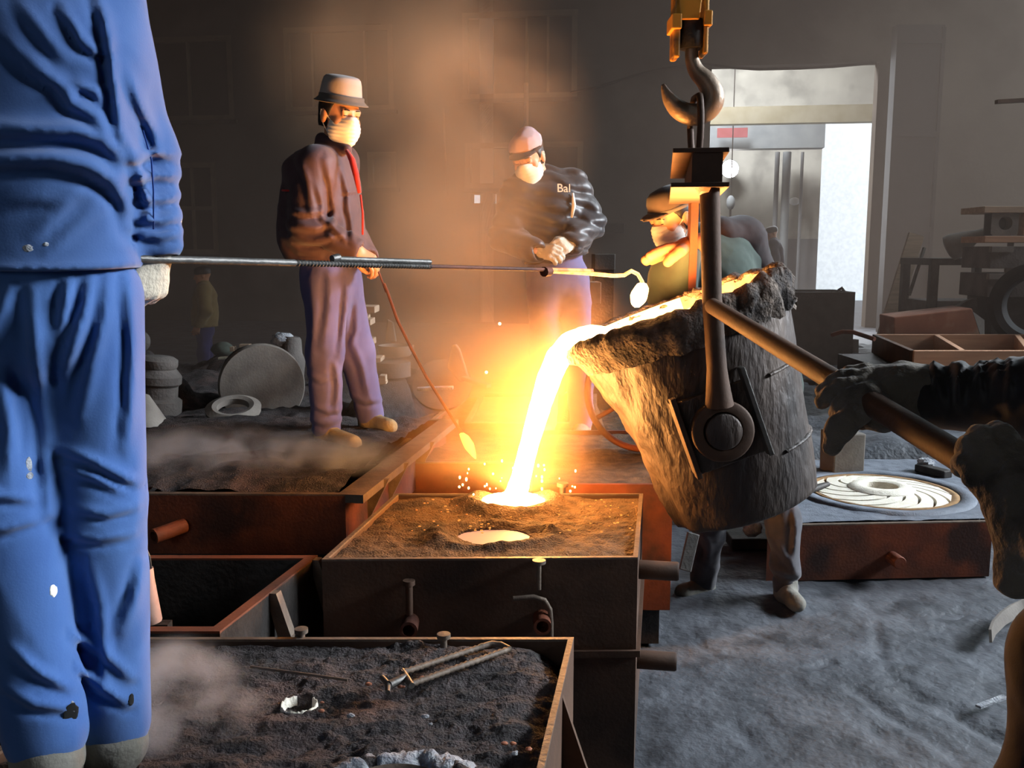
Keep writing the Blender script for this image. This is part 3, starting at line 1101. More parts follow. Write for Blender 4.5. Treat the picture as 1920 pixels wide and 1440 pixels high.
# --- rusty flasks behind the poured one
q_b1 = quad_xy(PZ(1000, 900, 0.70), PZ(1262, 900, 0.70), PZ(1240, 800, 0.70), PZ(1010, 800, 0.70))
fb = flask('moulding_flask', 'red flask just behind the poured flask, under the ladle', q_b1, 0.16, 0.68, 0.02, M_RUST, M_RUST)
sand_fill(fb, q_b1, 0.02, lambda x, y, U, V: 0.66 + 0.02 * fbm(np.stack([x, y, 0 * x], -1) * 9, 3), M_SANDB, 50)
MB().prism([(*p, 0.0) for p in inset(q_b1, 0.04)], (0, 0, 0.16)).build('drag', M_IRON, fb)
q_b2 = quad_xy(PZ(705, 868, 0.6), PZ(985, 868, 0.6), PZ(1010, 745, 0.6), PZ(860, 745, 0.6))
fb2 = flask('moulding_flask', 'smoke-veiled flask between the sand flask and the falling iron', q_b2, 0.0, 0.6, 0.025, M_RUST, M_EDGE)
sand_fill(fb2, q_b2, 0.025, lambda x, y, U, V: 0.58 + 0.03 * fbm(np.stack([x, y, 0 * x], -1) * 7, 3), M_SANDB, 50)
c = PZ(1055, 912, 0.71)
tag(MB().tube([c - V3(0, 0, 0.03), c], 0.012, 10).lathe([(0.001, 0), (0.022, 0), (0.022, 0.014), (0.001, 0.014)], c, (0, 0, 1), 14).build('locating_pin', M_EDGE, smooth=40), 'pale pin standing behind the bright pouring cup', 'pin')
q_b3 = quad_xy(PZ(870, 735, 0.8), PZ(1120, 735, 0.8), PZ(1120, 690, 0.8), PZ(900, 690, 0.8))
fb3 = flask('moulding_flask', 'flask far behind the stream, at the feet of the capped worker', q_b3, 0.0, 0.62, 0.03, M_RUST, M_EDGE)
sand_fill(fb3, q_b3, 0.03, lambda x, y, U, V: 0.6 + 0.02 * fbm(np.stack([x, y, 0 * x], -1) * 7, 3), M_SAND, 40)

# --- flask with the impeller core (right)
zr = 0.28
q_imp = quad_xy(PZ(1440, 986, zr), PZ(1862, 978, zr), PZ(1850, 862, zr), PZ(1470, 862, zr))
fi = flask('moulding_flask', 'low rusty flask holding the cream impeller core', q_imp, 0.0, zr, 0.025, M_RUST, M_EDGE)
cI = PZ(1652, 924, zr)


def imp_sand(x, y, U, V):
    p = np.stack([x, y, 0 * x], -1)
    d = np.hypot(x - cI[0], y - cI[1])
    z = zr + 0.008 + 0.008 * fbm(p * 14, 3)
    return np.where(d < 0.41, zr - 0.03, z)


sand_fill(fi, q_imp, 0.025, imp_sand, M_COAT, 150)
MB().lathe([(0.385, -0.02), (0.40, 0.016), (0.47, 0.022), (0.485, 0.0)], cI, (0, 0, 1), 72,
           fn=lambda R, H, T: (R * (1 + 0.02 * fbm(np.stack([np.cos(T) * 4, np.sin(T) * 4, R], -1), 3)), H + 0.004 * fbm(np.stack([np.cos(T) * 14, np.sin(T) * 14, R * 20], -1), 2))).build('coated_ring', M_COAT, fi, smooth=180)
pb = on_front(1672, 1045, q_imp)
n_ = np.append(q_imp[1] - q_imp[0], 0)
n_ = nrm(np.array([n_[1], -n_[0], 0]))
stub(fi, pb, n_, 0.032, 0.09, M_RUST, hollow=False)
core = thing('impeller_core', 'cream sand core of a vaned impeller set in the low flask', 'core', (cI[0], cI[1], zr - 0.03))
MB().lathe([(0.001, -0.01), (0.385, -0.01), (0.385, 0.002), (0.375, 0.01)], cI, (0, 0, 1), 72).build('base_disc', M_COREB, core, smooth=50)
MB().lathe([(0.375, -0.01), (0.395, 0.012), (0.37, 0.016), (0.345, 0.004), (0.34, -0.01)], cI, (0, 0, 1), 72).build('outer_rim', M_COREB, core, smooth=180)
MB().lathe([(0.185, -0.01), (0.175, 0.03), (0.15, 0.045), (0.105, 0.048), (0.088, 0.04), (0.085, -0.02), (0.001, -0.02)], cI, (0, 0, 1), 60).build('hub', M_CORE, core, smooth=40)
for k in range(13):
    a0 = 2 * math.pi * k / 13
    pl, pr_ = [], []
    for j in range(13):
        t = j / 12
        r = 0.16 + 0.19 * t
        a = a0 - 0.95 * t ** 1.2
        w = 0.055 + 0.068 * t
        rad = np.array([math.cos(a), math.sin(a), 0])
        tan = np.array([-math.sin(a), math.cos(a), 0])
        pl.append(cI + rad * r + tan * w / 1 * 0.55)
        pr_.append(cI + rad * r - tan * w / 1 * 0.55)
    b = MB()
    n = len(pl)
    zz = [0.028 - 0.016 * j / (n - 1) for j in range(n)]
    vs = []
    for j in range(n):
        vs += [pl[j] + V3(0, 0, -0.01), pl[j] + V3(0, 0, zz[j]), pr_[j] + V3(0, 0, zz[j]), pr_[j] + V3(0, 0, -0.01)]
    fs = []
    for j in range(n - 1):
        for i in range(4):
            i2 = (i + 1) % 4
            fs.append((j * 4 + i, j * 4 + i2, (j + 1) * 4 + i2, (j + 1) * 4 + i))
    fs += [(3, 2, 1, 0), ((n - 1) * 4, (n - 1) * 4 + 1, (n - 1) * 4 + 2, (n - 1) * 4 + 3)]
    b.add(vs, fs).build('vane', M_CORE, core, smooth=40)
# ---------------------------------------------------------------- ladle
YL = 3.35
TILT = math.radians(20)
l_ax = nrm(V3(-math.sin(TILT), 0.045, math.cos(TILT)))
rimC = P(1270, 569, YL)
LH, RT, RB = 0.775, 0.385, 0.262
l_o = rimC - l_ax * LH
l_u = nrm(V3(1, 0, 0) - l_ax * l_ax[0])
l_w = np.cross(l_ax, l_u)


def lrad(h):
    return RB + (RT - RB) * np.clip(h / LH, 0, 1)


def lpt(h, T, r=None, dr=0.0):
    r = lrad(h) if r is None else r
    return l_o + l_ax * h + (math.cos(T) * l_u + math.sin(T) * l_w) * (r + dr)


def spout(R, H, T):
    d = np.arctan2(np.sin(T - math.pi), np.cos(T - math.pi))
    return 0.055 * np.exp(-(d / 0.33) ** 2) * np.clip((H / LH - 0.72) / 0.28, 0, 1) ** 1.5


def shell_fn(R, H, T):
    p = np.stack([np.cos(T) * R * 14, np.sin(T) * R * 14, H * 7], -1)
    left = np.clip(-np.cos(T), 0, 1)
    n = fbm(p, 4)
    R2 = R + (0.007 + 0.030 * left ** 2) * n * (R > 0.05) + spout(R, H, T) * (R > 0.3)
    return R2, H + 0.006 * fbm(p + 9, 3) * (H > LH * 0.9)


ladle = thing('ladle', 'crusted tilted foundry ladle hanging from the crane hook, pouring iron', 'ladle', l_o)
pf = [(0.001, 0.0), (RB * 0.6, 0.0), (RB - 0.012, 0.0), (RB - 0.002, 0.006), (RB, 0.02)]
pf += [(float(lrad(h)), h) for h in np.linspace(0.06, LH - 0.03, 44)]
MB().lathe(pf, l_o, l_ax, 120, ref=l_u, fn=shell_fn).build('shell', M_LADLE, ladle, smooth=180)


def rim_fn(R, H, T):
    p = np.stack([np.cos(T) * 6, np.sin(T) * 6, H * 10], -1)
    d = np.arctan2(np.sin(T - math.pi), np.cos(T - math.pi))
    rough = np.clip(0.4 + np.cos(T), 0, 1) * 1.2 + 0.5
    R2 = R + spout(R, H, T) + 0.030 * rough * fbm(p * 1.7 + np.stack([R * 30] * 3, -1) * 0.3, 4)
    H2 = H + 0.024 * rough * fbm(p * 2 + 5, 4) - 0.03 * np.exp(-(d / 0.26) ** 2) * (H > LH - 0.06)
    return R2, H2


MB().lathe([(RT - 0.006, LH - 0.13), (RT + 0.006, LH - 0.09), (RT + 0.016, LH - 0.05), (RT + 0.014, LH - 0.015), (RT, LH + 0.004), (RT - 0.02, LH + 0.008), (RT - 0.04, LH),
            (RT - 0.05, LH - 0.02)], l_o, l_ax, 160, ref=l_u, fn=rim_fn).build('rim_crust', M_CRUST, ladle, smooth=180)
inn = [(float(lrad(h)) - 0.045, h) for h in np.linspace(LH - 0.004, 0.06, 20)] + [(0.001, 0.06)]


def inn_fn(R, H, T):
    return R + spout(R, H, T) + 0.008 * fbm(np.stack([np.cos(T) * 6, np.sin(T) * 6, H * 20], -1), 3) * (R > 0.05), H


MB().lathe(inn[6:], l_o, l_ax, 96, ref=l_u, fn=inn_fn).build('lining', M_LINING, ladle, smooth=180)
MB().lathe(inn[:7], l_o, l_ax, 60, ref=l_u, fn=inn_fn, arc=(math.radians(78), math.radians(282))).build('glowing_lining', glow('white_hot_lining', (1.0, 0.40, 0.09), 7.0, (1.0, 0.5, 0.14), scale=20), ladle, smooth=180)
MB().lathe(inn[:7], l_o, l_ax, 40, ref=l_u, fn=inn_fn, arc=(math.radians(-78), math.radians(78))).build('cooler_lining', M_HOTIRON, ladle, smooth=180)
# welded seam, trunnion bracket
for h in (0.20, 0.47):
    MB().lathe([(float(lrad(h - 0.008)) - 0.004, h - 0.008), (float(lrad(h)) + 0.009, h - 0.004), (float(lrad(h)) + 0.009, h + 0.004), (float(lrad(h + 0.008)) - 0.004, h + 0.008)], l_o, l_ax, 60,
               ref=l_u, arc=(math.radians(-62), math.radians(40)), fn=lambda R, H, T: (R + 0.004 * fbm(np.stack([T * 20, R, H], -1), 2), H)).build('weld_seam', M_LADLE, ladle, smooth=180)
TR = 0.40         # height of trunnions on the axis
near = -math.pi / 2 if np.dot(lpt(0.3, -math.pi / 2) - lpt(0.3, math.pi / 2), V3(0, 1, 0)) < 0 else math.pi / 2
tn = nrm(V3(0, -1, 0.0) - l_ax * np.dot(V3(0, -1, 0), l_ax))
tr_p = P(1352, 806, 2.95)
tc = tr_p.copy()
side_l = nrm(np.cross(l_ax, tn))
if side_l[0] < 0:
    side_l = -side_l
pc = tc - tn * 0.02
for sgn, tlen, nm in ((1, 1, 'near'),):
    MB().box(pc + tn * -0.045 + l_ax * 0.0, (0.245, 0.07, 0.25), (side_l, tn, l_ax)).build('bracket_plate', M_LADLE, ladle, bevel=0.004, wear=0.006)
    MB().box(pc + tn * 0.01 - side_l * 0.115 + l_ax * 0.01, (0.018, 0.05, 0.275), (side_l, tn, l_ax)).build('bracket_rib', M_RUSTD, ladle, bevel=0.003)
    MB().box(pc + tn * 0.01 + side_l * 0.125 + l_ax * 0.02, (0.016, 0.06, 0.30), (side_l, tn, l_ax)).build('bracket_rib', M_STEEL, ladle, bevel=0.003)
MB().lathe([(0.001, 0.055), (0.052, 0.055), (0.058, 0.05), (0.058, -0.03)], tc, tn, 32).build('trunnion', M_LADLE, ladle, smooth=40)
b = MB().lathe([(0.060, -0.005), (0.096, -0.005), (0.100, 0.0), (0.100, 0.032), (0.094, 0.038), (0.064, 0.038), (0.060, 0.032)], tc, tn, 40, closed=True)
beam_n = P(1322, 318, 2.9)
beam_f = P(1303, 352, 3.82)
rod_x0 = P(1330, 350, 2.90)
b.tube([rod_x0 + V3(0, 0, 0.02), P(1335, 560, 2.91), P(1344, 690, 2.92), P(1347, 735, 2.925), P(1349, 760, 2.93)], [0.031, 0.031, 0.032, 0.040, 0.046], 16)
b.build('bail_arm', M_RUSTD, ladle, smooth=50)
# far bail arm with its eye and trunnion
f_top = P(1301, 372, 3.80)
f_eye = tc - tn * 0.86
f_eye = np.array([f_eye[0] + 0.04, 3.82, tc[2]])
b = MB().lathe([(0.060, -0.02), (0.100, -0.02), (0.100, 0.02), (0.060, 0.02)], f_eye, (0, 1, 0), 30, closed=True)
b.bar(f_top, f_eye + V3(0, 0, 0.08), 0.03, 0.062, up=(0, 1, 0))
b.build('bail_arm', M_RUST, ladle, smooth=40)
MB().lathe([(0.055, -0.1), (0.055, 0.03), (0.001, 0.03)], f_eye, (0, 1, 0), 24).build('trunnion', M_LADLE, ladle, smooth=40)
# beam across the two arms
bd_ = nrm(beam_f - beam_n)
bd_[2] = 0
bd_ = nrm(bd_)
bs = nrm(np.cross(bd_, V3(0, 0, 1)))
if bs[0] < 0:
    bs = -bs
bL = 1.02
bz_t, bz_b = P(1310, 284, 2.88)[2], P(1310, 348, 2.88)[2]
bc = np.array([P(1314, 300, 2.84)[0], 2.84, 0]) + bd_ * bL / 2
BAX = (bd_, bs, np.array([0, 0, 1.0]))
MB().box(bc + V3(0, 0, bz_t), (bL, 0.165, 0.014), BAX).build('beam_flange', M_RUSTD, ladle, bevel=0.002)
MB().box(bc + V3(0, 0, bz_b), (bL, 0.172, 0.014), BAX).build('beam_flange', M_RUSTD, ladle, bevel=0.002)
MB().box(bc + bs * 0.02 + V3(0, 0, (bz_t + bz_b) / 2), (bL * 0.98, 0.09, bz_t - bz_b - 0.014), BAX).build('beam_web', M_RUSTD, ladle)
MB().lathe([(0.001, 0.03), (0.024, 0.03), (0.024, 0.0)], rod_x0 + V3(-0.02, 0, -0.005), (0, -1, 0.3), 6).build('bolt', M_HOTIRON, ladle)
MB().box(bc + V3(0, 0, bz_t + 0.016), (0.16, 0.09, 0.02), BAX).build('lug_base', M_IRON, ladle, bevel=0.003)
# molten iron lying in the ladle
lip = lpt(LH - 0.03, math.pi, dr=0.02)
lev = lip[2] - 0.005
pts = []
for T in np.linspace(0, 2 * math.pi, 72, endpoint=False):
    a, c_ = lpt(0.06, T, dr=-0.05), lpt(LH - 0.02, T, dr=-0.05 + (0.055 if abs(T - math.pi) < 0.2 else 0))
    t = (lev - a[2]) / (c_[2] - a[2])
    pts.append(a + (c_ - a) * min(max(t, 0), 1.0))
    pts[-1][2] = min(pts[-1][2], lev)
ctr = np.mean(pts, 0)
ctr[2] = lev
b = MB().add(np.vstack([pts, [ctr]]), [(i, (i + 1) % 72, 72) for i in range(72)])
tag(b.build('molten_bath', M_MOLTENP), 'white-hot iron lying inside the tilted ladle', 'molten iron')

# ---------------------------------------------------------------- the falling stream and the pouring cup
sk = [(1150, 622, 8), (1128, 622, 13), (1110, 624, 18), (1092, 631, 22), (1068, 644, 26), (1046, 672, 28), (1030, 708, 27), (1014, 758, 24), (1000, 806, 22), (988, 850, 21), (977, 895, 22), (968, 926, 26), (963, 944, 36)]
pts, rs = [], []
for i, (x, y, w) in enumerate(sk):
    Yd = 3.36 + (cupP[1] - 3.36) * i / (len(sk) - 1)
    pts.append(P(x, y, Yd))
    rs.append(w * 0.84 * pxm(Yd))
fine, fr_ = [], []
for i in range(len(pts) - 1):
    for t in np.linspace(0, 1, 6, endpoint=False):
        fine.append(pts[i] + (pts[i + 1] - pts[i]) * t)
        fr_.append((rs[i] + (rs[i + 1] - rs[i]) * t) * (1 + 0.05 * float(vnoise(np.array([len(fine) * 0.7, 1.3, 2.2])))))
fine.append(pts[-1])
fr_.append(rs[-1])
tag(MB().tube(fine, fr_, 20).build('molten_stream', M_MOLTEN, smooth=180), 'white-hot stream of iron falling from the ladle lip', 'molten iron')
b = MB().lathe([(0.001, 0.026), (0.04, 0.022), (0.085, 0.014), (0.112, 0.004), (0.122, -0.02)], cupP, (0, 0, 1), 64,
               fn=lambda R, H, T: (R * (1 + 0.10 * fbm(np.stack([np.cos(T) * 3, np.sin(T) * 3, R * 3], -1), 3)), H + 0.008 * fbm(np.stack([np.cos(T) * R * 60, np.sin(T) * R * 60, H], -1), 2)))
tag(b.build('molten_pool', M_MOLTEN, smooth=180), 'splashing pool of white iron in the pouring cup', 'molten iron')
b = MB().lathe([(0.001, 0.0), (1.0, 0.0)], (0, 0, 0), (0, 0, 1), 40)
v = np.vstack(b.v)
b.v = [np.stack([v[:, 0] * 0.124, v[:, 1] * 0.082, v[:, 2]], -1) * (1 + 0.10 * fbm(v * 2.2, 2))[:, None] + risP + V3(0, 0, -0.012)]  # glowing disc replaces the light falling on the hole's wall
tag(b.build('lit_hole_disc', M_RISER), 'salmon-glowing disc standing in for the lit wall of the feeder hole in front of the stream', 'molten iron')
# sparks
random.seed(11)
b = MB()
for k in range(40):
    a = random.uniform(0, 2 * math.pi)
    r = random.uniform(0.08, 0.24) if k < 40 else random.uniform(0.3, 0.8)
    zz = random.uniform(0.0, 0.10) * (1.3 - r * 2) if k < 40 else random.uniform(0.2, 0.8)
    c = cupP + V3(math.cos(a) * r, math.sin(a) * r * 0.9, 0.02 + max(zz, 0.0))
    e = random.uniform(0.0018, 0.0042)
    b.ell(c, (e, e, e * random.uniform(1, 2)), n=6, m=4)
for x, y in ((937, 607), (912, 698)):
    b.ell(P(x, y, 3.7), 0.006, n=6, m=4)
o = b.build('sparks', M_HOTTIP)
tag(o, 'flying sparks round the pouring cup', 'sparks', kind='stuff')
# glowing grains spattered over the sand
b = MB()
for k in range(80):
    px = random.gauss(1100, 60) if k % 2 else random.gauss(880, 50)
    py = random.uniform(935, 1000)
    if px > 1190 or px < 770 or py < 935:
        continue
    c = PZ(px, py, ZT + 0.006)
    e = random.uniform(0.0012, 0.0034)
    b.ell(c, (e * 1.6, e, e * 0.7), n=6, m=4)
tag(b.build('glowing_grains', M_GRAIN), 'spattered glowing grains on the sand of the poured flask', 'grains', kind='stuff')

# ---------------------------------------------------------------- crane hook
YH = 3.34
hk = thing('crane_hook', 'heavy crane hook and orange hook block carrying the ladle', 'crane hook', P(1300, 225, YH))
path = [(1297, 84, 11), (1297, 104, 12), (1300, 120, 13), (1308, 136, 15), (1324, 152, 18), (1335, 172, 20), (1336, 190, 20.5), (1326, 206, 20), (1308, 215, 20), (1288, 213, 19), (1270, 203, 17), (1256, 187, 13), (1248, 172, 8), (1243, 158, 3)]
cps = [P(x, y, YH) for x, y, r in path]
crs = [r * pxm(YH) for x, y, r in path]
fine, fr_ = [], []
for i in range(len(cps) - 1):
    p0, p1, p2, p3 = cps[max(i - 1, 0)], cps[i], cps[i + 1], cps[min(i + 2, len(cps) - 1)]
    for t in np.linspace(0, 1, 6, endpoint=False):
        fine.append(0.5 * ((2 * p1) + (-p0 + p2) * t + (2 * p0 - 5 * p1 + 4 * p2 - p3) * t * t + (-p0 + 3 * p1 - 3 * p2 + p3) * t ** 3))
        fr_.append(crs[i] + (crs[i + 1] - crs[i]) * t)
fine.append(cps[-1])
fr_.append(crs[-1])
MB().tube(fine, fr_, 18).build('hook', M_HOOK, hk, smooth=180)
MB().lathe([(0.001, 0), (0.042, 0), (0.046, 0.01), (0.046, 0.085), (0.04, 0.095), (0.001, 0.095)], P(1297, 92, YH), (0, 0, 1), 24).build('swivel', M_IRON, hk, smooth=40)
for x0, x1, yb, m_ in ((1259, 1271, 106, M_YELLOW), (1314, 1323, 100, M_YELLOW)):
    a, c_ = P(x0, yb, YH), P(x1, yb, YH)
    MB().box(((a + c_) / 2 + V3(0, 0, 0.22)), (abs(c_[0] - a[0]), 0.09, 0.46)).build('cheek_plate', m_, hk, bevel=0.006)
    MB().box(((a + c_) / 2 + V3(-0.004 if x0 < 1290 else 0.004, 0, 0.105)), (abs(c_[0] - a[0]) + 0.012, 0.11, 0.05)).build('cheek_boss', M_YELLOW, hk, bevel=0.004)
c_ = P(1292, 2, YH)
MB().lathe([(0.03, -0.022), (0.125, -0.022), (0.125, -0.018), (0.105, -0.006), (0.105, 0.006), (0.125, 0.018), (0.125, 0.022), (0.03, 0.022)], c_ + V3(0, 0, 0.095), (1, 0, 0), 40, closed=True).build('sheave', M_IRON, hk, smooth=40)
MB().prism([P(1276, 36, YH - 0.05), P(1312, 36, YH - 0.05), P(1318, -10, YH - 0.05), P(1318, -60, YH - 0.05), P(1272, -60, YH - 0.05), P(1272, -10, YH - 0.05)], (0, 0.012, 0)).build('guard_plate', M_YELLOW, hk, bevel=0.004)
MB().lathe([(0.008, -0.07), (0.008, 0.07)], P(1292, 2, YH) + V3(0, 0, 0.095), (1, 0, 0), 10).build('axle', M_STEEL, hk)
for dx in (-0.11, 0.11):
    MB().tube([P(1292, 2, YH) + V3(0, dx, 0.1), P(1292, 2, YH) + V3(0, dx, 6.3)], 0.007, 8).build('wire_rope', M_STEEL, hk)
# link between hook and beam
zt, zb = P(1299, 182, YH)[2], bz_t + 0.03
xl = P(1301, 230, YH)[0]
lp = []
for k in range(33):
    a = math.pi * 2 * k / 32
    lp.append(np.array([xl + 0.012 * math.sin(a * 0.5), YH + 0.062 * math.cos(a), (zt + zb) / 2 + (zt - zb) / 2 * max(-1, min(1, 1.25 * math.sin(a)))]))
tag(MB().tube(lp, 0.012, 10).build('lifting_link', M_RUSTD, smooth=180), 'narrow iron link joining the crane hook to the ladle beam', 'link')

# ---------------------------------------------------------------- tilting lever, skimmer and probe rods
lv_a, lv_b = P(1336, 574, 2.85), P(1932, 938, 1.30)
lev_o = thing('tilting_lever', 'long round steel lever gripped by two heavy gloves', 'lever', (lv_a + lv_b) / 2)
MB().tube([lv_a + (lv_b - lv_a) * t for t in np.linspace(0, 1, 12)], 0.0245, 20).build('bar', M_RUSTD, lev_o, smooth=50)
MB().lathe([(0.001, 0.004), (0.019, 0.004), (0.0245, 0.0)], lv_a, nrm(lv_a - lv_b), 20).build('bar_end', M_RUST, lev_o, smooth=40)


def lever_at(px):
    k = (px - 960) / F_PX
    d = lv_b - lv_a
    # ratio of x to camera-forward distance
    fw = lambda p: p[1] * cp - (p[2] - CAM_H) * sp
    t = (k * fw(lv_a) - lv_a[0]) / (d[0] - k * (fw(lv_b) - fw(lv_a)))
    return lv_a + d * t


sA, sB = P(296, 486, 1.53), P(1112, 508, 2.78)


def skim_at(px):
    k = (px - 960) / F_PX
    d = sB - sA
    fw = lambda p: p[1] * cp - (p[2] - CAM_H) * sp
    t = (k * fw(sA) - sA[0]) / (d[0] - k * (fw(sB) - fw(sA)))
    return sA + d * t


sk_o = thing('skimming_rod', 'long jointed skimming rod held out level towards the ladle', 'rod', skim_at(640))
MB().tube([sA - (sB - sA) * 0.035, skim_at(552)], 0.0068, 14).build('pipe_handle', M_STEEL, sk_o, smooth=50)
rebar(MB(), [skim_at(545), skim_at(806)], 0.0066, pitch=0.009).build('ribbed_bar', M_STEEL, sk_o, smooth=50)
up_ = V3(0, 0.004, 0.010)
MB().tube([skim_at(632) + up_, skim_at(806) + up_], 0.0058, 10).build('lashed_bar', M_STEEL, sk_o, smooth=50)
MB().tube([skim_at(622) + up_, skim_at(634) + up_ * 1.3], [0.007, 0.008], 10).build('lashing', M_STEEL, sk_o, smooth=50)
MB().tube([skim_at(800), skim_at(1040)], 0.0052, 10).build('thin_bar', M_RUST, sk_o, smooth=50)
MB().tube([skim_at(1020) + V3(0, 0, -0.006), skim_at(1030) + V3(0, 0, -0.004)], 0.014, 10).build('collar', M_RUST, sk_o, smooth=50)
MB().tube([skim_at(1028), skim_at(1110)], 0.0062, 10).build('hot_bar', M_HOTIRON, sk_o, smooth=50)
MB().tube([P(1028, 508, 2.58), P(1095, 512, 2.75), P(1150, 517, 2.92), P(1170, 516, 2.97), P(1184, 508, 3.0), P(1196, 514, 3.02), P(1204, 528, 3.03), P(1207, 538, 3.03)], 0.0062, 10).build('hot_crook', M_HOTRIM, sk_o, smooth=180)
c_ = P(1199, 553, 3.03)
t_ax = nrm(P(1208, 530, 3.03) - P(1190, 576, 3.03))
MB().ell(c_, (0.027, 0.022, 0.042), (np.cross(t_ax, V3(0, 1, 0)), V3(0, 1, 0), t_ax), 16, 12, fn=lambda d: 1 + 0.12 * fbm(d * 3, 2)).build('white_hot_scoop', M_HOTTIP, sk_o, smooth=180)

pr_o = thing('probe_rod', 'thin bent rod with a glowing tip held by the worker in the bucket hat', 'rod', P(790, 660, 4.05))
MB().tube([P(700, 488, 4.10), P(712, 515, 4.10), P(724, 548, 4.08)], 0.0045, 8).build('wire_grip', M_RUST, pr_o, smooth=60)
MB().tube([P(720, 532, 4.085), P(726, 546, 4.08), P(745, 600, 4.05), P(772, 655, 4.02), P(800, 708, 3.99), P(836, 765, 3.95), P(868, 816, 3.9)], 0.0068, 10).build('shaft', M_RUST, pr_o, smooth=60)
MB().tube([P(864, 812, 3.905), P(872, 822, 3.9), P(880, 836, 3.9), P(888, 852, 3.89), P(892, 860, 3.89)], [0.008, 0.019, 0.022, 0.012, 0.003], 12).build('glowing_tip', glow('yellow_hot_tip', (1.0, 0.5, 0.06), 3.0), pr_o, smooth=180)

# pale can with a wire handle behind the blue trousers
cb = P(281, 1128, 2.42)
cb[2] = ze - 0.06
can = thing('can', 'dented pinkish can with a wire handle beside the blue trousers', 'can', cb)
MB().lathe([(0.001, 0), (0.028, 0), (0.030, 0.004), (0.0285, 0.12), (0.03, 0.15), (0.026, 0.15), (0.025, 0.01), (0.001, 0.01)], cb, nrm(V3(-0.12, 0, 1)), 28,
           fn=lambda R, H, T: (R * (1 + 0.06 * fbm(np.stack([np.cos(T) * 2, np.sin(T) * 2, H * 18], -1), 3)), H)).build('body', mat('pink_tin', '#c39a8a', '#d5ad9c', rough=0.5, metal=0.2, scale=12, c3='#a07868', s3=10), can, smooth=50)
ct = cb + nrm(V3(-0.12, 0, 1)) * 0.145
MB().tube([ct + V3(0.027, 0, 0), ct + V3(0.024, 0, 0.04), ct + V3(0.012, 0, 0.075), ct + V3(-0.01, 0, 0.088), ct + V3(-0.025, 0, 0.05), ct + V3(-0.027, 0, 0)], 0.0022, 6).build('handle', M_STEEL, can, smooth=180)

# ---------------------------------------------------------------- castings and clutter behind, left
YC = 6.6
def drop(px, py, Y):
    return P(px, py, Y)


cD = P(492, 724, YC)
rD = 80 * pxm(YC)
ax_ = nrm(V3(-0.35, 0.9, 0.0))
dr = thing('drum_casting', 'large grey drum casting with its round face towards the pour', 'casting', cD - V3(0, 0, rD))
MB().lathe([(0.001, -0.010), (rD * 0.5, -0.011), (rD * 0.97, -0.012), (rD, 0.005), (rD, 0.06), (rD * 0.86, 0.06)], cD, ax_, 56).build('end_disc', M_CAST, dr, smooth=35)
MB().lathe([(rD * 0.86, 0.05), (rD * 0.84, 0.5), (rD * 0.5, 0.5), (0.001, 0.5)], cD, ax_, 40).build('barrel', M_CASTD, dr, smooth=35)
b = MB().lathe([(0.10, 0.0), (0.17, 0.0), (0.175, 0.03), (0.13, 0.05), (0.10, 0.04)], P(438, 772, 5.9), nrm(V3(0.05, -0.35, 1)), 40, closed=True)
tag(b.build('flange_ring', M_CAST, smooth=40), 'pale flange ring leaning against the foot of the drum casting', 'casting')
c_ = P(292, 770, 6.4)
b = MB().lathe([(0.17, 0), (0.17, 0.1), (0.14, 0.12), (0.14, 0.2), (0.16, 0.22), (0.16, 0.27), (0.12, 0.32), (0.13, 0.34), (0.13, 0.38), (0.10, 0.40), (0.001, 0.40)], c_ - V3(0, 0, 0.02), (0.1, 0, 1), 36)
tag(b.build('stepped_casting', M_CASTD, smooth=35), 'stepped grey casting standing beside the blue worker, left of the drum', 'casting')
b = MB().lathe([(0.15, 0), (0.13, 0.03), (0.03, 0.17), (0.001, 0.18)], P(268, 792, 5.6), (0.1, 0, 1), 32)
tag(b.build('cone_casting', M_CAST, smooth=40), 'small pale cone casting beside the blue worker', 'casting')
b = MB().lathe([(0.12, 0), (0.12, 0.30), (0.09, 0.36), (0.075, 0.46), (0.06, 0.48), (0.001, 0.48)], P(537, 745, 7.2), (0.12, 0, 1), 30,
               fn=lambda R, H, T: (R * (1 + 0.10 * (H > 0.3) * fbm(np.stack([np.cos(T) * 4, np.sin(T) * 4, H * 20], -1), 2)), H))
tag(b.build('riser_casting', M_CASTD, smooth=40), 'upright tapering casting with a rough pale top behind the drum', 'casting')
o = MB().ell(P(530, 638, 7.2), (0.09, 0.08, 0.06), n=16, m=10, fn=lambda d: 1 + 0.4 * fbm(d * 3, 3)).build('rough_slag', M_ASH, smooth=60)
tag(o, 'rough pale lump sitting on the upright casting', 'slag')
o = MB().ell(P(266, 640, 8.0), (0.07, 0.07, 0.09), n=18, m=12).build('grey_ball', M_CASTD, smooth=180)
tag(o, 'round grey lump beside the blue sleeve cuff, above the stepped casting', 'casting')
b = MB().ell(P(418, 655, 9.0), (0.11, 0.1, 0.07), n=16, m=10, fn=lambda d: 1 + 0.2 * fbm(d * 2, 2))
tag(b.build('sack', mat('green_sack', '#4c544c', '#5d665c', rough=0.9), smooth=180), 'slumped greenish sack behind the drum casting', 'sack')
for k, (px, py, w, h, lb) in enumerate([(460, 650, 19, 10, 'small pale block on the heap behind the drum'), (437, 654, 8, 9, 'tiny white block beside the sack'), (318, 703, 26, 9, 'short white slat by the stepped casting'), (418, 672, 14, 6, 'small yellow offcut below the sack')]):
    Yq = 8.6 if py < 690 else 6.9
    s_ = pxm(Yq)
    o = MB().box(P(px, py, Yq), (w * s_, 0.08, h * s_), (nrm(V3(1, 0, 0.06 * (k % 2))), V3(0, 1, 0), V3(0, 0, 1))).build('offcut', M_WOOD if k != 3 else M_CREAM, bevel=0.003)
    tag(o, lb, 'block')
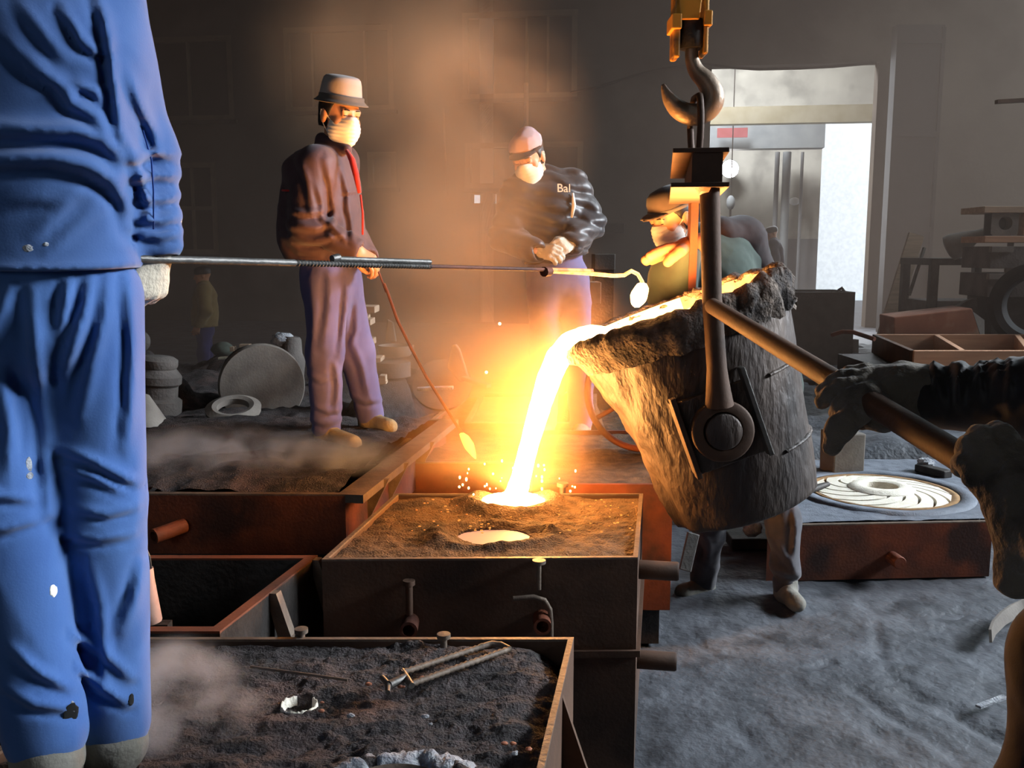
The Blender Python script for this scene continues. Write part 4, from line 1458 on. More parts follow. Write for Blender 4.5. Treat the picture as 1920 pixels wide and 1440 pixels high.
# heap of black sand and scrap under them
def heap(name, label, x0, x1, y0, y1, ztop, m, amp=0.12, sc=2.2, n=60, edge=0.35, sup=()):
    X, Y_ = np.meshgrid(np.linspace(x0, x1, n), np.linspace(y0, y1, n), indexing='ij')
    p = np.stack([X, Y_, 0 * X], -1)
    d = np.minimum(np.minimum(X - x0, x1 - X), np.minimum(Y_ - y0, y1 - Y_))
    e = np.clip(d / edge, 0, 1)
    z = (ztop + amp * fbm(p * sc, 4) + amp * 0.25 * fbm(p * sc * 6, 3)) * (e * e * (3 - 2 * e)) - 0.03
    for (c, zz, r) in sup:
        w = np.exp(-(np.hypot(X - c[0], Y_ - c[1]) / r) ** 4)
        z = z * (1 - w) + np.minimum(zz, z + 0.6) * w
    o = MB().grid(np.stack([X, Y_, z], -1)).build(name, m, smooth=180)
    return tag(o, label, 'sand heap')


def ob_low(n):
    o = bpy.data.objects[n]
    if o.type == 'MESH':
        v = np.array([list(o.matrix_basis @ Vector(c)) for c in o.bound_box])
    else:
        v = np.array([list(ch.matrix_basis @ Vector(c) + o.location) for ch in o.children for c in ch.bound_box])
    return (v.min(0) + v.max(0)) / 2, v[:, 2].min()





# timber stack behind the worker
ts = thing('timber_stack', 'stack of pale timber offcuts behind the worker in the bucket hat', 'timber', P(700, 715, 6.3))
s_ = pxm(6.3)
for (x0, x1, y0, y1) in ((672, 707, 573, 585), (672, 699, 597, 608), (672, 701, 634, 646), (676, 718, 668, 676), (680, 705, 683, 690), (697, 707, 676, 700), (715, 727, 700, 712), (678, 728, 710, 717), (676, 690, 585, 597), (674, 688, 608, 634), (678, 690, 646, 668)):
    a = P((x0 + x1) / 2, (y0 + y1) / 2, 6.3)
    MB().box(a, ((x1 - x0) * s_, 0.22, (y1 - y0) * s_)).build('timber', M_WOOD if y1 - y0 < 14 else M_CASTD, ts, bevel=0.003)
b = MB().lathe([(0.10, 0.0), (0.12, 0.03), (0.13, 0.075), (0.118, 0.075), (0.10, 0.01), (0.001, 0.01)], P(742, 667, 6.5), (0, 0, 1), 36)
tag(b.build('basin', M_CAST, smooth=40), 'pale shallow basin seen through the smoke right of the timber stack', 'basin')
b = MB().lathe([(0.13, 0.0), (0.13, 0.10), (0.1, 0.11), (0.001, 0.11)], P(735, 705, 6.4), (0, 0, 1), 30)
tag(b.build('squat_casting', M_CASTD, smooth=40), 'squat round casting under the pale basin', 'casting')
b = MB().add([P(722, 641, 6.6), P(744, 641, 6.6), P(738, 604, 6.6), P(726, 598, 6.6), P(722, 641, 6.75), P(744, 641, 6.75), P(738, 604, 6.75), P(726, 598, 6.75)], [(0, 1, 2, 3), (7, 6, 5, 4), (0, 4, 5, 1), (1, 5, 6, 2), (2, 6, 7, 3), (3, 7, 4, 0)])
tag(b.build('wedge_casting', M_CAST, bevel=0.01), 'pale wedge-shaped casting above the basin', 'casting')
# finned casting in the haze
fc = thing('finned_casting', 'half-round finned casting lying in the haze left of the stream', 'casting', P(832, 735, 5.6))
c_ = P(830, 728, 5.6)
MB().lathe([(0.001, 0.0), (0.10, 0.0), (0.175, 0.02), (0.18, 0.05), (0.165, 0.05), (0.08, 0.03), (0.001, 0.03)], c_, nrm(V3(0.0, -0.75, 0.65)), 44).build('disc', M_CAST, fc, smooth=40)
MB().prism([P(838, 690, 5.55), P(846, 648, 5.55), P(855, 645, 5.55), P(862, 655, 5.55), P(880, 712, 5.55), P(862, 718, 5.55)], (0, 0.06, 0)).build('fin', M_CAST, fc, bevel=0.01)
MB().bar(P(868, 708, 5.5), P(917, 724, 5.4), 0.05, 0.022).build('arm', M_CAST, fc, bevel=0.004)
MB().bar(P(782, 729, 5.4), P(850, 727, 5.4), 0.06, 0.018).build('lip', M_ASH, fc, bevel=0.004)
b = MB().add([P(1058, 738, 5.4), P(1100, 730, 5.4), P(1104, 718, 5.4), P(1095, 700, 5.4), P(1058, 738, 5.5), P(1100, 730, 5.5), P(1104, 718, 5.5), P(1095, 700, 5.5)], [(0, 1, 2, 3), (7, 6, 5, 4), (0, 4, 5, 1), (1, 5, 6, 2), (2, 6, 7, 3), (3, 7, 4, 0)])
tag(b.build('broken_casting', M_CORE, bevel=0.004), 'pale broken shard behind the falling stream', 'casting')
# blocks behind the capped worker
for (x0, x1, y0, y1, Yq, lb) in ((1112, 1150, 476, 506, 8.0, 'pale crate top beside the capped worker, upper of two'), (1104, 1124, 528, 568, 7.6, 'pale crate beside the hip of the capped worker, lower of two')):
    s_ = pxm(Yq)
    a, c_ = P((x0 + x1) / 2, y0, Yq), P((x0 + x1) / 2, y1, Yq)
    cr = thing('crate', lb, 'crate', (a[0], Yq, 0))
    MB().box((a[0], Yq, (a[2] + c_[2]) / 2), ((x1 - x0) * s_, 0.3, a[2] - c_[2])).build('box', M_CAST, cr, bevel=0.006)
    MB().box((a[0], Yq, c_[2] / 2), ((x1 - x0) * s_ * 0.9, 0.28, c_[2])).build('stand', M_CASTD, cr)
# wheel behind the ladle
b = MB()
cw = P(1205, 735, 4.35)
b.tube([cw + 0.26 * V3(math.cos(a), 0.25 * math.sin(a), math.sin(a)) for a in np.linspace(0, 2 * math.pi, 49)], 0.016, 8)
for k in range(4):
    a = k * math.pi / 2 + 0.5
    b.tube([cw, cw + 0.26 * V3(math.cos(a), 0.25 * math.sin(a), math.sin(a))], 0.012, 8)
b.tube([cw, cw - V3(0, 0, cw[2])], 0.02, 8)
tag(b.build('hand_wheel', M_RUST, smooth=60), 'rusty hand wheel standing half hidden behind the ladle', 'wheel')

sup = []
for n_ in ('stepped_casting', 'cone_casting', 'riser_casting', 'grey_ball', 'sack', 'offcut', 'offcut.001', 'offcut.002', 'offcut.003', 'basin', 'squat_casting', 'finned_casting', 'flange_ring', 'timber_stack'):
    c_, z_ = ob_low(n_)
    if n_ not in ('basin',):
        sup.append((c_, z_ + 0.012, 0.16))
sup.append((cD, cD[2] - rD + 0.02, 0.25))
heap('sand_heap', 'long heap of dark spent sand and scrap behind the sand flasks', -4.6, -0.45, 5.3, 9.5, 0.50, M_SAND, amp=0.14, n=130, sup=sup)
heap('sand_heap', 'dark sand heap behind the stream, under the capped worker', -0.4, 1.3, 5.25, 7.5, 0.40, M_SANDB, amp=0.1, sup=[(ob_low('broken_casting')[0], ob_low('broken_casting')[1] + .01, .2)])
heap('sand_heap', 'grey-blue sand heap behind the impeller flask', 1.7, 6.2, 5.95, 13.2, 0.33, M_FLOOR, amp=0.08, n=120)

# ---------------------------------------------------------------- right background
# dark steel bin
YB = 11.0
s_ = pxm(YB)
a, c_ = P(1525, 545, YB), P(1525, 640, YB)
bn = thing('steel_bin', 'dark steel bin standing in front of the gate', 'bin', (a[0], YB, 0))
w_, h_ = 112 * s_, a[2]
for k, (dx, dy, sx, sy) in enumerate(((0, -0.35, w_, 0.03), (0, 0.35, w_, 0.03), (-w_ / 2, 0, 0.03, 0.7), (w_ / 2, 0, 0.03, 0.7))):
    MB().box((a[0] + dx, YB + dy, h_ / 2), (sx, sy, h_)).build('side_plate', M_IRON, bn)
MB().tube([P(1572, 545, YB), P(1578, 540, YB), P(1584, 548, YB), P(1582, 556, YB)], 0.02, 8).build('lifting_hook', M_IRON, bn, smooth=180)
MB().box((a[0], YB, h_ - 0.12), (w_ - 0.05, 0.66, 0.04)).build('contents', M_CASTD, bn, wear=0.02)
# pipe stubs on the floor heap
for k, (px, py, h, lb) in enumerate(((1551, 662, 26, 'short pale pipe stub standing by the steel bin'), (1597, 668, 32, 'taller pale pipe stub nearest the timber flask'))):
    c_ = PZ(px, py, 0.29)
    s_ = pxm(c_[1])
    b = MB().lathe([(12 * s_, 0), (11 * s_, h * s_), (8 * s_, h * s_), (8 * s_, h * s_ * 0.4), (0.001, h * s_ * 0.4)], c_, (0, 0, 1), 24)
    tag(b.build('pipe_stub', M_CAST, smooth=40), lb, 'pipe')
tag(MB().tube([P(1560, 628, 8.6), P(1580, 622, 8.5), P(1600, 623, 8.4), P(1640, 636, 8.2)], 0.02, 8).build('bent_strap', M_RUST, smooth=60), 'bent rusty strap lying over the pipe stubs', 'strap')
random.seed(3)
for k in range(26):
    px, py = random.uniform(1480, 1660), random.uniform(650, 740)
    c_ = PZ(px, py, 0.29)
    r = random.uniform(0.05, 0.13)
    sd = random.random() * 90
    o = MB().ell(c_, (r * 1.4, r, r * 0.5), n=12, m=7, fn=lambda d, sd=sd: 1 + 0.5 * fbm(d * 2 + sd, 2)).build('scrap_lump', M_FLOOR if k % 2 else M_CASTD, smooth=40)
    tag(o, 'rough lump of scrap on the heap between the ladle and the timber flask', 'scrap', 'scrap lumps on the right heap')
# long timber flask
tf = thing('timber_flask', 'long open timber flask frame with dividers, behind the gloved hands', 'timber flask', P(1790, 690, 7.6))
zA = P(1700, 652, 7.4)[2]
fA, fB = P(1712, 652, 7.2), P(2050, 648, 7.2)
rA, rB_ = P(1640, 637, 8.6), P(2050, 632, 8.6)
hgt = 0.17
def board(a, b, m, nm='board', w=0.045, h=hgt):
    a, b = a.copy(), b.copy()
    a[2] -= h / 2
    b[2] -= h / 2
    MB().bar(a, b, w, h).build(nm, m, tf, bevel=0.004)
for q_ in (fA, fB, rA, rB_):
    q_[2] = zA
board(fA, fB, M_WOODT)
board(rA, rB_, M_WOODT)
board(fA, rA, M_RUSTD)
board((fA * 0.72 + fB * 0.28), (rA * 0.72 + rB_ * 0.28), M_WOODT, 'divider')
board((fA * 0.35 + fB * 0.65), (rA * 0.35 + rB_ * 0.65), M_WOODT, 'divider')
MB().box(((fA + fB + rA + rB_) / 4) * V3(1, 1, 0) + V3(0, 0, (zA - hgt) / 2), (2.2, 1.2, zA - hgt)).build('bearer', M_IRON, tf)
# brick-red box
bb = thing('red_box', 'scuffed brick-red casting box behind the timber flask', 'box', P(1760, 640, 9.2))
s_ = pxm(9.2)
MB().prism([P(1676, 640, 9.2), P(1690, 640, 9.2), P(1842, 640, 9.2), P(1823, 578, 9.2), P(1676, 595, 9.2)], (0.05, 0.5, 0)).build('body', M_BRICKRED, bb, bevel=0.012)
MB().prism([P(1824, 584, 9.2), P(1846, 600, 9.25), P(1846, 640, 9.25), P(1842, 640, 9.2)], (0.05, 0.5, 0)).build('end_plate', M_CAST, bb)
MB().box((P(1765, 640, 9.2)[0] + 0.03, 9.45, P(1765, 642, 9.2)[2] / 2), (0.8, 0.45, P(1765, 642, 9.2)[2])).build('stand', M_IRON, bb)
# wheel casting behind the red box
c_ = P(1828, 618, 9.9)
b = MB().lathe([(0.20, -0.04), (0.33, -0.04), (0.335, 0.0), (0.335, 0.08), (0.20, 0.08)], c_, nrm(V3(0.15, -1, 0.1)), 48, closed=True)
tag(b.build('ring_casting', mat('brown_casting', '#4b453d', '#5c554b', rough=0.8, metal=0.2), smooth=40), 'thick dull ring casting standing behind the red box', 'casting')
b = MB().lathe([(0.30, -0.06), (0.36, -0.05), (0.40, 0.0), (0.40, 0.16), (0.34, 0.2), (0.28, 0.16), (0.26, 0.0)], P(1946, 572, 8.8), nrm(V3(-0.75, -1, 0)), 48, closed=True)
tag(b.build('tyre', mat('rubber', '#1c1d20', '#26272b', rough=0.7), smooth=40), 'black tyre leaning at the right beside the stacked flasks', 'tyre')
# leaning plank and steel rod
tag(MB().bar(P(1646, 672, 12.0), P(1718, 440, 12.3), 0.2, 0.05, up=(0, -1, 0.2)).build('plank', M_WOOD, bevel=0.004), 'weathered plank leaning against the dark door leaf', 'plank')
tag(MB().tube([P(1705, 553, 11.8), P(1733, 465, 12.0)], 0.022, 8).build('steel_rod', M_STEEL, smooth=60), 'bright thin rod leaning beside the plank', 'rod')
# funnel casting on the dark bench
c_, d_ = P(1776, 468, 11.0), P(1842, 436, 10.8)
b = MB().lathe([(0.001, 0.0), (0.10, 0.0), (0.15, 0.02), (0.155, 0.08), (0.12, 0.2), (0.06, 0.36), (0.035, 0.47), (0.001, 0.47)], c_, nrm(d_ - c_), 30)
tag(b.build('funnel_casting', M_CAST, smooth=50), 'pale bell-shaped casting lying on the dark bench', 'casting')
bn2 = thing('bench', 'dark cluttered bench in the shadow behind the red box', 'bench', P(1800, 640, 11.4))
zt_ = P(1790, 484, 11.4)[2]
MB().box((P(1800, 500, 11.4)[0], 11.5, zt_ - 0.04), (1.0, 0.9, 0.08)).build('top', M_IRON, bn2)
for dx in (-0.45, 0.45):
    for dy in (-0.4, 0.4):
        MB().box((P(1800, 500, 11.4)[0] + dx, 11.5 + dy, (zt_ - 0.08) / 2), (0.09, 0.09, zt_ - 0.08)).build('leg', M_IRON, bn2)
MB().box((P(1800, 540, 11.4)[0], 11.6, 0.75), (0.9, 0.7, 0.5)).build('shelf_box', M_CASTD, bn2)
# stacked steel flasks at the right
YS = 9.6
s_ = pxm(YS)
st = [(1834, 2010, 388, 400, M_WOOD, 'pale board lying on top of the flask stack'), (1850, 2010, 400, 442, M_CAST, 'top flask of the right stack, with a round hole in its end plate'),
      (1834, 2010, 443, 455, M_WOODT, 'pale spacer board under the holed flask'), (1845, 2010, 462, 503, M_CASTD, 'middle dark flask of the right stack'),
      (1840, 2010, 512, 556, M_CASTD, 'lowest wide flask of the right stack')]
for k, (x0, x1, y0, y1, m_, lb) in enumerate(st):
    a, c_ = P((x0 + x1) / 2, y0, YS), P((x0 + x1) / 2, y1, YS)
    w_ = (x1 - x0) * s_
    z0_, z1_ = c_[2], a[2]
    if k in (0, 2):
        tag(MB().box((a[0], YS + 0.1, (z0_ + z1_) / 2), (w_, 0.5, z1_ - z0_)).build('board', m_, bevel=0.004), lb, 'board')
    elif k == 1:
        t = thing('stacked_flask', lb, 'moulding flask', (a[0], YS, z0_))
        xs0 = a[0] - w_ / 2
        ex = 62 * s_
        MB().box((xs0 + ex + (w_ - ex) / 2, YS + 0.1, (z0_ + z1_) / 2), (w_ - ex, 0.4, z1_ - z0_ - 0.01)).build('body', M_WOODT, t)
        hc = P(1874, 419, YS)
        pl = MB()
        n = 40
        zc, xc = hc[2], hc[0]
        rr = 12.5 * s_
        x0_, x1_, zz0, zz1 = xs0, xs0 + 50 * s_, z0_, z1_
        vs = []
        for i in range(n):
            a_ = 2 * math.pi * i / n
            dx, dz_ = math.cos(a_), math.sin(a_)
            tt = min(((x1_ - xc) / dx if dx > 1e-6 else ((x0_ - xc) / dx if dx < -1e-6 else 9)), ((zz1 - zc) / dz_ if dz_ > 1e-6 else ((zz0 - zc) / dz_ if dz_ < -1e-6 else 9)))
            vs += [(xc + dx * rr, YS - 0.12, zc + dz_ * rr), (xc + dx * tt, YS - 0.12, zc + dz_ * tt), (xc + dx * rr, YS + 0.0, zc + dz_ * rr)]
        fs = []
        for i in range(n):
            j = (i + 1) % n
            fs += [(i * 3, j * 3, j * 3 + 1, i * 3 + 1), (j * 3, i * 3, i * 3 + 2, j * 3 + 2)]
        pl.add(vs, fs).build('holed_end_plate', M_CAST, t)
        MB().box(((x0_ + x1_) / 2, YS + 0.02, (z0_ + z1_) / 2), (x1_ - x0_ - 0.002, 0.02, z1_ - z0_ - 0.002)).build('hole_shade_sheet', M_BLACK, t)  # black sheet standing in for the shade behind the round hole
    else:
        t = thing('stacked_flask', lb, 'moulding flask', (a[0], YS, z0_))
        MB().box((a[0], YS + 0.15, (z0_ + z1_) / 2), (w_, 0.6, z1_ - z0_)).build('body', m_, t, bevel=0.006)
        MB().box((a[0] - w_ / 2 + 0.1, YS - 0.16, z1_ - 0.03), (0.22, 0.06, 0.06)).build('lug', M_CAST, t, bevel=0.004)
        MB().lathe([(0.001, 0.05), (0.03, 0.05), (0.03, 0)], (a[0] - w_ / 2 + 0.22, YS - 0.1, z1_), (0, 0, 1), 10).build('pin', M_CAST, t)
MB_ = thing('stack_base', 'dark block carrying the stacked flasks', 'block', (P(1920, 600, YS)[0], YS, 0))
zz = P(1920, 556, YS)[2]
MB().box((P(1930, 600, YS)[0], YS + 0.2, zz / 2), (0.85, 0.55, zz)).build('plinth', M_IRON, MB_)
# castings behind the impeller flask
o = MB().box(P(1580, 828, 5.5) * V3(1, 1, 0) + V3(0, 0, 0.265), (0.20, 0.16, 0.53), (nrm(V3(1, 0.2, 0)), nrm(V3(-0.2, 1, 0)), V3(0, 0, 1))).build('refractory_block', M_CAST, bevel=0.008, wear=0.01)
tag(o, 'pale square block just behind the impeller flask, under the upper glove', 'block')
o = MB().bar(PZ(1722, 876, 0.31), PZ(1778, 890, 0.31), 0.07, 0.045).build('iron_wedge', M_IRON, bevel=0.006)
tag(o, 'dark iron bar lying on the back rim of the impeller flask', 'bar')
o = MB().ell(PZ(1735, 868, 0.335), (0.05, 0.04, 0.03), n=12, m=8, fn=lambda d: 1 + 0.5 * fbm(d * 2.5, 2)).build('foil_scrap', M_ASH, smooth=40)
tag(o, 'crumpled bright scrap on the iron bar by the impeller flask', 'scrap')
b = MB().tube([PZ(1500, 928, 0.305), PZ(1535, 914, 0.305), PZ(1552, 908, 0.305)], [0.018, 0.02, 0.015], 10)
tag(b.build('iron_peg', M_IRON, smooth=50), 'short iron peg lying on the near rim of the impeller flask beside the ladle', 'peg')
o = MB().ell(P(1410, 990, 4.75), (0.05, 0.04, 0.05), n=14, m=8, fn=lambda d: 1 + 0.3 * fbm(d * 2.5, 2)).build('pale_stone', M_ASH, smooth=50)
tag(o, 'pale stone seen between the ladle worker\'s legs', 'stone')
o = MB().box(P(1412, 1010, 4.9), (0.28, 0.2, 0.06)).build('iron_slab', M_IRON, bevel=0.006)
tag(o, 'dark slab under the pale stone between the worker\'s legs', 'slab')
o = MB().bar(P(1300, 1000, 3.75), P(1284, 1070, 3.7), 0.05, 0.02, up=(0, 1, 0)).build('steel_strip', M_STEEL, bevel=0.003)
tag(o, 'bright steel strip leaning right of the poured flask below the ladle', 'strip')
# scrap on the near floor
b = MB()
arcs = [PZ(x, y, 0.02) for x, y in ((1855, 1205), (1862, 1190), (1880, 1172), (1900, 1160), (1925, 1150))]
prev = None
vs, fs = [], []
for i, p in enumerate(arcs):
    w = 0.014 + 0.028 * i / 4
    vs += [p + V3(0, 0, 0.0), p + V3(0.0, w, 0.05), p + V3(0.012, w, 0.05), p + V3(0.012, 0, 0.0)]
for i in range(len(arcs) - 1):
    for j in range(4):
        j2 = (j + 1) % 4
        fs.append((i * 4 + j, i * 4 + j2, (i + 1) * 4 + j2, (i + 1) * 4 + j))
fs += [(0, 1, 2, 3), (19, 18, 17, 16)]
tag(b.add(vs, fs).build('curved_scrap', M_CAST, smooth=40), 'curved pale metal scrap on the floor at the right edge', 'scrap')
tag(MB().bar(PZ(1834, 1325, 0.02), PZ(1884, 1306, 0.02), 0.022, 0.008).build('metal_chip', M_ASH), 'small bright strip lying on the floor by the dark trouser leg', 'strip')
# ---------------------------------------------------------------- people
def cloth(name, c1, c2, **k):
    return mat(name, c1, c2, rough=k.pop('rough', 0.85), scale=k.pop('scale', 6), bump=k.pop('bump', 0.05), bscale=k.pop('bscale', 300), spec=0.25, sheen=k.pop('sheen', 0.15), **k)


M_SKIN = mat('skin', '#c9906c', '#d49c78', rough=0.55, scale=10)
M_HAIR = mat('black_hair', '#15120f', '#221c18', rough=0.5, scale=60)
M_BLUE = cloth('blue_work_cloth', '#3d5e96', '#4b6ca4', c3='#37558a', s3=3, sheen=0.3)
M_BLUE2 = cloth('blue_trouser_cloth', '#3b5f9b', '#486da8', c3='#34558a', s3=2.5, sheen=0.3)
M_MAROON = cloth('dark_plum_jacket', '#4c3a40', '#5d474c', rough=0.6)
M_PURPLE = cloth('faded_indigo_trousers', '#5f5c86', '#716c94', c3='#4f4a70', s3=3)
M_PUFFER = cloth('black_puffer', '#2e2a2c', '#3c3738', rough=0.4, bscale=60)
M_GREEN = cloth('green_canvas', '#333e38', '#404d45')
M_DKRED = cloth('dark_wine_cloth', '#261a1a', '#322221')
M_JEANS = cloth('grimy_grey_trousers', '#47454a', '#605e63', c3='#35343a', s3=5)
M_OLIVE = cloth('olive_brown_padding', '#8d764c', '#9d8658')
M_NAVY = cloth('navy_trousers', '#2a2f66', '#343a78')
M_NEARBLK = cloth('soot_black_sleeve', '#1d1b1b', '#292626', rough=0.6)
M_MASK = mat('white_cotton_mask', '#e9e4da', '#f2eee6', rough=0.9, scale=20)
M_HATG = cloth('grey_felt_hat', '#a09490', '#b0a49e')
M_BRIM = cloth('dark_hat_band', '#5a5450', '#6a625c')
M_CAPP = cloth('dusty_pink_cap', '#b89aa0', '#c6a8ac')
M_CAPB = cloth('dark_peak', '#2f2522', '#3d302c')
M_CAPD = cloth('dark_knit_cap', '#3a302c', '#54463e')
M_GLOVE = cloth('grimy_canvas_glove', '#5b544a', '#7a7165', rough=0.95, bump=0.5, bscale=60, c3='#3a342e', s3=9)
M_GLOVEW = cloth('pale_work_glove', '#c9bda8', '#d9cdb8', rough=0.95, bump=0.3, bscale=90)
M_BOOT = mat('dusty_boot', '#6a675e', '#85827a', rough=0.9, scale=10, bump=0.3)
M_BOOTY = mat('tan_boot', '#8a7a58', '#a08e68', rough=0.9, scale=10, bump=0.3)
M_TRIMR = cloth('red_piping', '#c02a2a', '#d03a34')
M_EYE = mat('dark_eye', '#120c0a', '#1c1410', rough=0.3)
M_LIP = mat('lips', '#9a5a4a', '#a8644f', rough=0.5)


def frame(f, u=(0, 0, 1)):
    f = nrm(f)
    r = nrm(np.cross(f, u))
    return r, f, np.cross(r, f)


def wrinkle(amp, axis=(0, 0, 1), fa=16.0, fc=5.0, seed=0.0, fine=0.3):
    a = nrm(axis)
    ref = V3(0, 1, 0) if abs(a[1]) < 0.8 else V3(1, 0, 0)
    b = nrm(np.cross(a, ref))
    c = np.cross(a, b)

    def fn(p):
        w = 0.03 * np.stack([vnoise(p * 6 + seed + k * 3.7) for k in range(3)], -1)
        q = p + w
        n = vnoise(np.stack([q @ a * fa, q @ b * fc, q @ c * fc], -1) + seed)
        rid = 1 - 2 * np.abs(n) ** 0.8
        m = 0.5 + 0.5 * vnoise(p * 4 + seed + 20)
        return (amp * rid * m + amp * fine * fbm(p * 40 + seed, 2)).astype(np.float32)
    return fn


def pix(p):
    x, y, z = p[:, 0], p[:, 1], p[:, 2] - CAM_H
    fw = y * cp - z * sp
    up = y * sp + z * cp
    return 960 + F_PX * x / fw, 720 - F_PX * up / fw


def creases(items):
    """folds drawn as lines over the cloth: (points, height in m, width in px); ridge on the line, valley on its right-hand side"""
    def fn(p):
        X, Y = pix(p)
        out = np.zeros(len(p), np.float32)
        for pts, A, w in items:
            best = np.full(len(p), 1e9)
            sg = np.zeros(len(p))
            tt = np.zeros(len(p))
            n = len(pts) - 1
            for i in range(n):
                (ax, ay), (bx, by) = pts[i], pts[i + 1]
                dx, dy = bx - ax, by - ay
                t = np.clip(((X - ax) * dx + (Y - ay) * dy) / (dx * dx + dy * dy), 0, 1)
                d = np.hypot(X - ax - t * dx, Y - ay - t * dy)
                m = d < best
                best = np.where(m, d, best)
                sg = np.where(m, np.sign(dx * (Y - ay) - dy * (X - ax)), sg)
                tt = np.where(m, (i + t) / n, tt)
            s = best * sg
            tap = np.sin(np.pi * np.clip(tt, 0.04, 0.96)) ** 0.5
            out += A * tap * (np.exp(-(s / w) ** 2) - 0.75 * np.exp(-((s - 1.5 * w) / (0.7 * w)) ** 2))
        return out
    return fn


def grid_for(pts, pad, h):
    pts = np.array([p for p in pts])
    return Field(pts.min(0) - pad, pts.max(0) + pad, h)


def add_head(F, c, f, u=(0, 0, 1), s=1.0):
    r, f, u = frame(f, u)
    L = lambda x, y, z: c + s * (r * x + f * y + u * z)
    AX = (r, f, u)
    F.ell(L(0, -0.012, 0.030), np.array([.077, .096, .088]) * s, AX, 0.0)
    F.ell(L(0, 0.028, -0.045), np.array([.060, .066, .074]) * s, AX, 0.03 * s)
    F.ell(L(0, 0.066, -0.098), .022 * s, AX, 0.03 * s)
    for q in (-1, 1):
        F.ell(L(q * .045, 0.055, -0.03), np.array([.02, .022, .022]) * s, AX, 0.02 * s)      # cheek bones
        F.ell(L(q * .032, 0.092, 0.006), np.array([.018, .012, .010]) * s, AX, 0.008 * s, 'sub')
        F.ell(L(q * .032, 0.079, 0.005), .012 * s, AX, 0.002 * s)
        F.ell(L(q * .079, -0.008, -0.008), np.array([.010, .022, .033]) * s, AX, 0.008 * s)     # ears
    F.cone(L(-.038, .083, .024), L(.038, .083, .024), .010 * s, .010 * s, 0.015 * s)
    F.cone(L(0, .088, .012), L(0, .106, -.030), .008 * s, .013 * s, 0.012 * s)
    for q in (-1, 1):
        F.ell(L(q * .011, .098, -.036), .008 * s, AX, 0.006 * s)
    F.cone(L(-.020, .086, -.064), L(.020, .086, -.064), .007 * s, .007 * s, 0.008 * s)
    F.cone(L(-.017, .085, -.075), L(.017, .085, -.075), .007 * s, .007 * s, 0.006 * s)
    return r, f, u, L


def hand_field(wrist, d, back, thumb, curl=0.5, s=1.0, thick=0.0, h=0.004, spread=0.12, tcurl=0.5, extra=None, wr=0.026):
    """five-fingered hand; d = wrist to knuckles, back = back of the hand, thumb = +1/-1 side"""
    d = nrm(d)
    z = nrm(np.asarray(back, float) - d * np.dot(back, d))
    x = np.cross(d, z) * thumb
    L = lambda a, b, c: wrist + s * (x * a + d * b + z * c)
    pts = [L(a, b, c) for a in (-.10, .12) for b in (-.09, .21) for c in (-.14, .06)]
    F = grid_for(pts + (extra or []), 0.02 + thick, h)
    t = thick
    F.cone(L(0, -.05, 0), L(0, .01, 0), (wr + t * 1.2) * s, (wr + t) * s, 0.01)
    F.ecap(L(0, .0, 0), L(0.0, .082, 0), x, ((.032 + t) * s, (.018 + t) * s), ((.041 + t) * s, (.0145 + t) * s), 0.012)
    base = [(.031, .086), (.0105, .092), (-.0105, .090), (-.031, .082)]
    leng = [.072, .080, .075, .058]
    for i, ((bx, by), ln) in enumerate(zip(base, leng)):
        cu = curl[i] if isinstance(curl, (list, tuple)) else curl
        p = L(bx, by - .02, 0)
        dirn = d + x * (0.10 if i == 0 else (-spread * (i - 1) * 0.5))
        dirn = nrm(dirn)
        F.cone(p, L(bx, by, 0.002), (.0095 + t) * s, (.0098 + t) * s, 0.006)
        p = L(bx, by, 0.002)
        ang = 0.0
        for j, fr in enumerate((.45, .31, .24)):
            ang += cu * (0.9, 1.1, 0.8)[j]
            v = dirn * math.cos(ang) - z * math.sin(ang)
            q = p + v * ln * fr * s
            F.cone(p, q, (.0094 - j * .0006 + t) * s, (.0090 - j * .0008 + t) * s, 0.003)
            p = q
    a = L(.026, .018, -.006)
    b = L(.050, .048, -.018 - .02 * tcurl)
    c = L(.052 - .02 * tcurl, .078, -.026 - .03 * tcurl)
    e = L(.046 - .04 * tcurl, .100, -.034 - .035 * tcurl)
    F.cone(a, b, (.0155 + t) * s, (.0125 + t) * s, 0.012)
    F.cone(b, c, (.0115 + t) * s, (.0105 + t) * s, 0.004)
    F.cone(c, e, (.0105 + t) * s, (.0085 + t) * s, 0.003)
    return F


def limb(F, a, b, c, r, k=0.03):
    F.cone(a, b, r[0], r[1], k)
    F.cone(b, c, r[1], r[2], k)


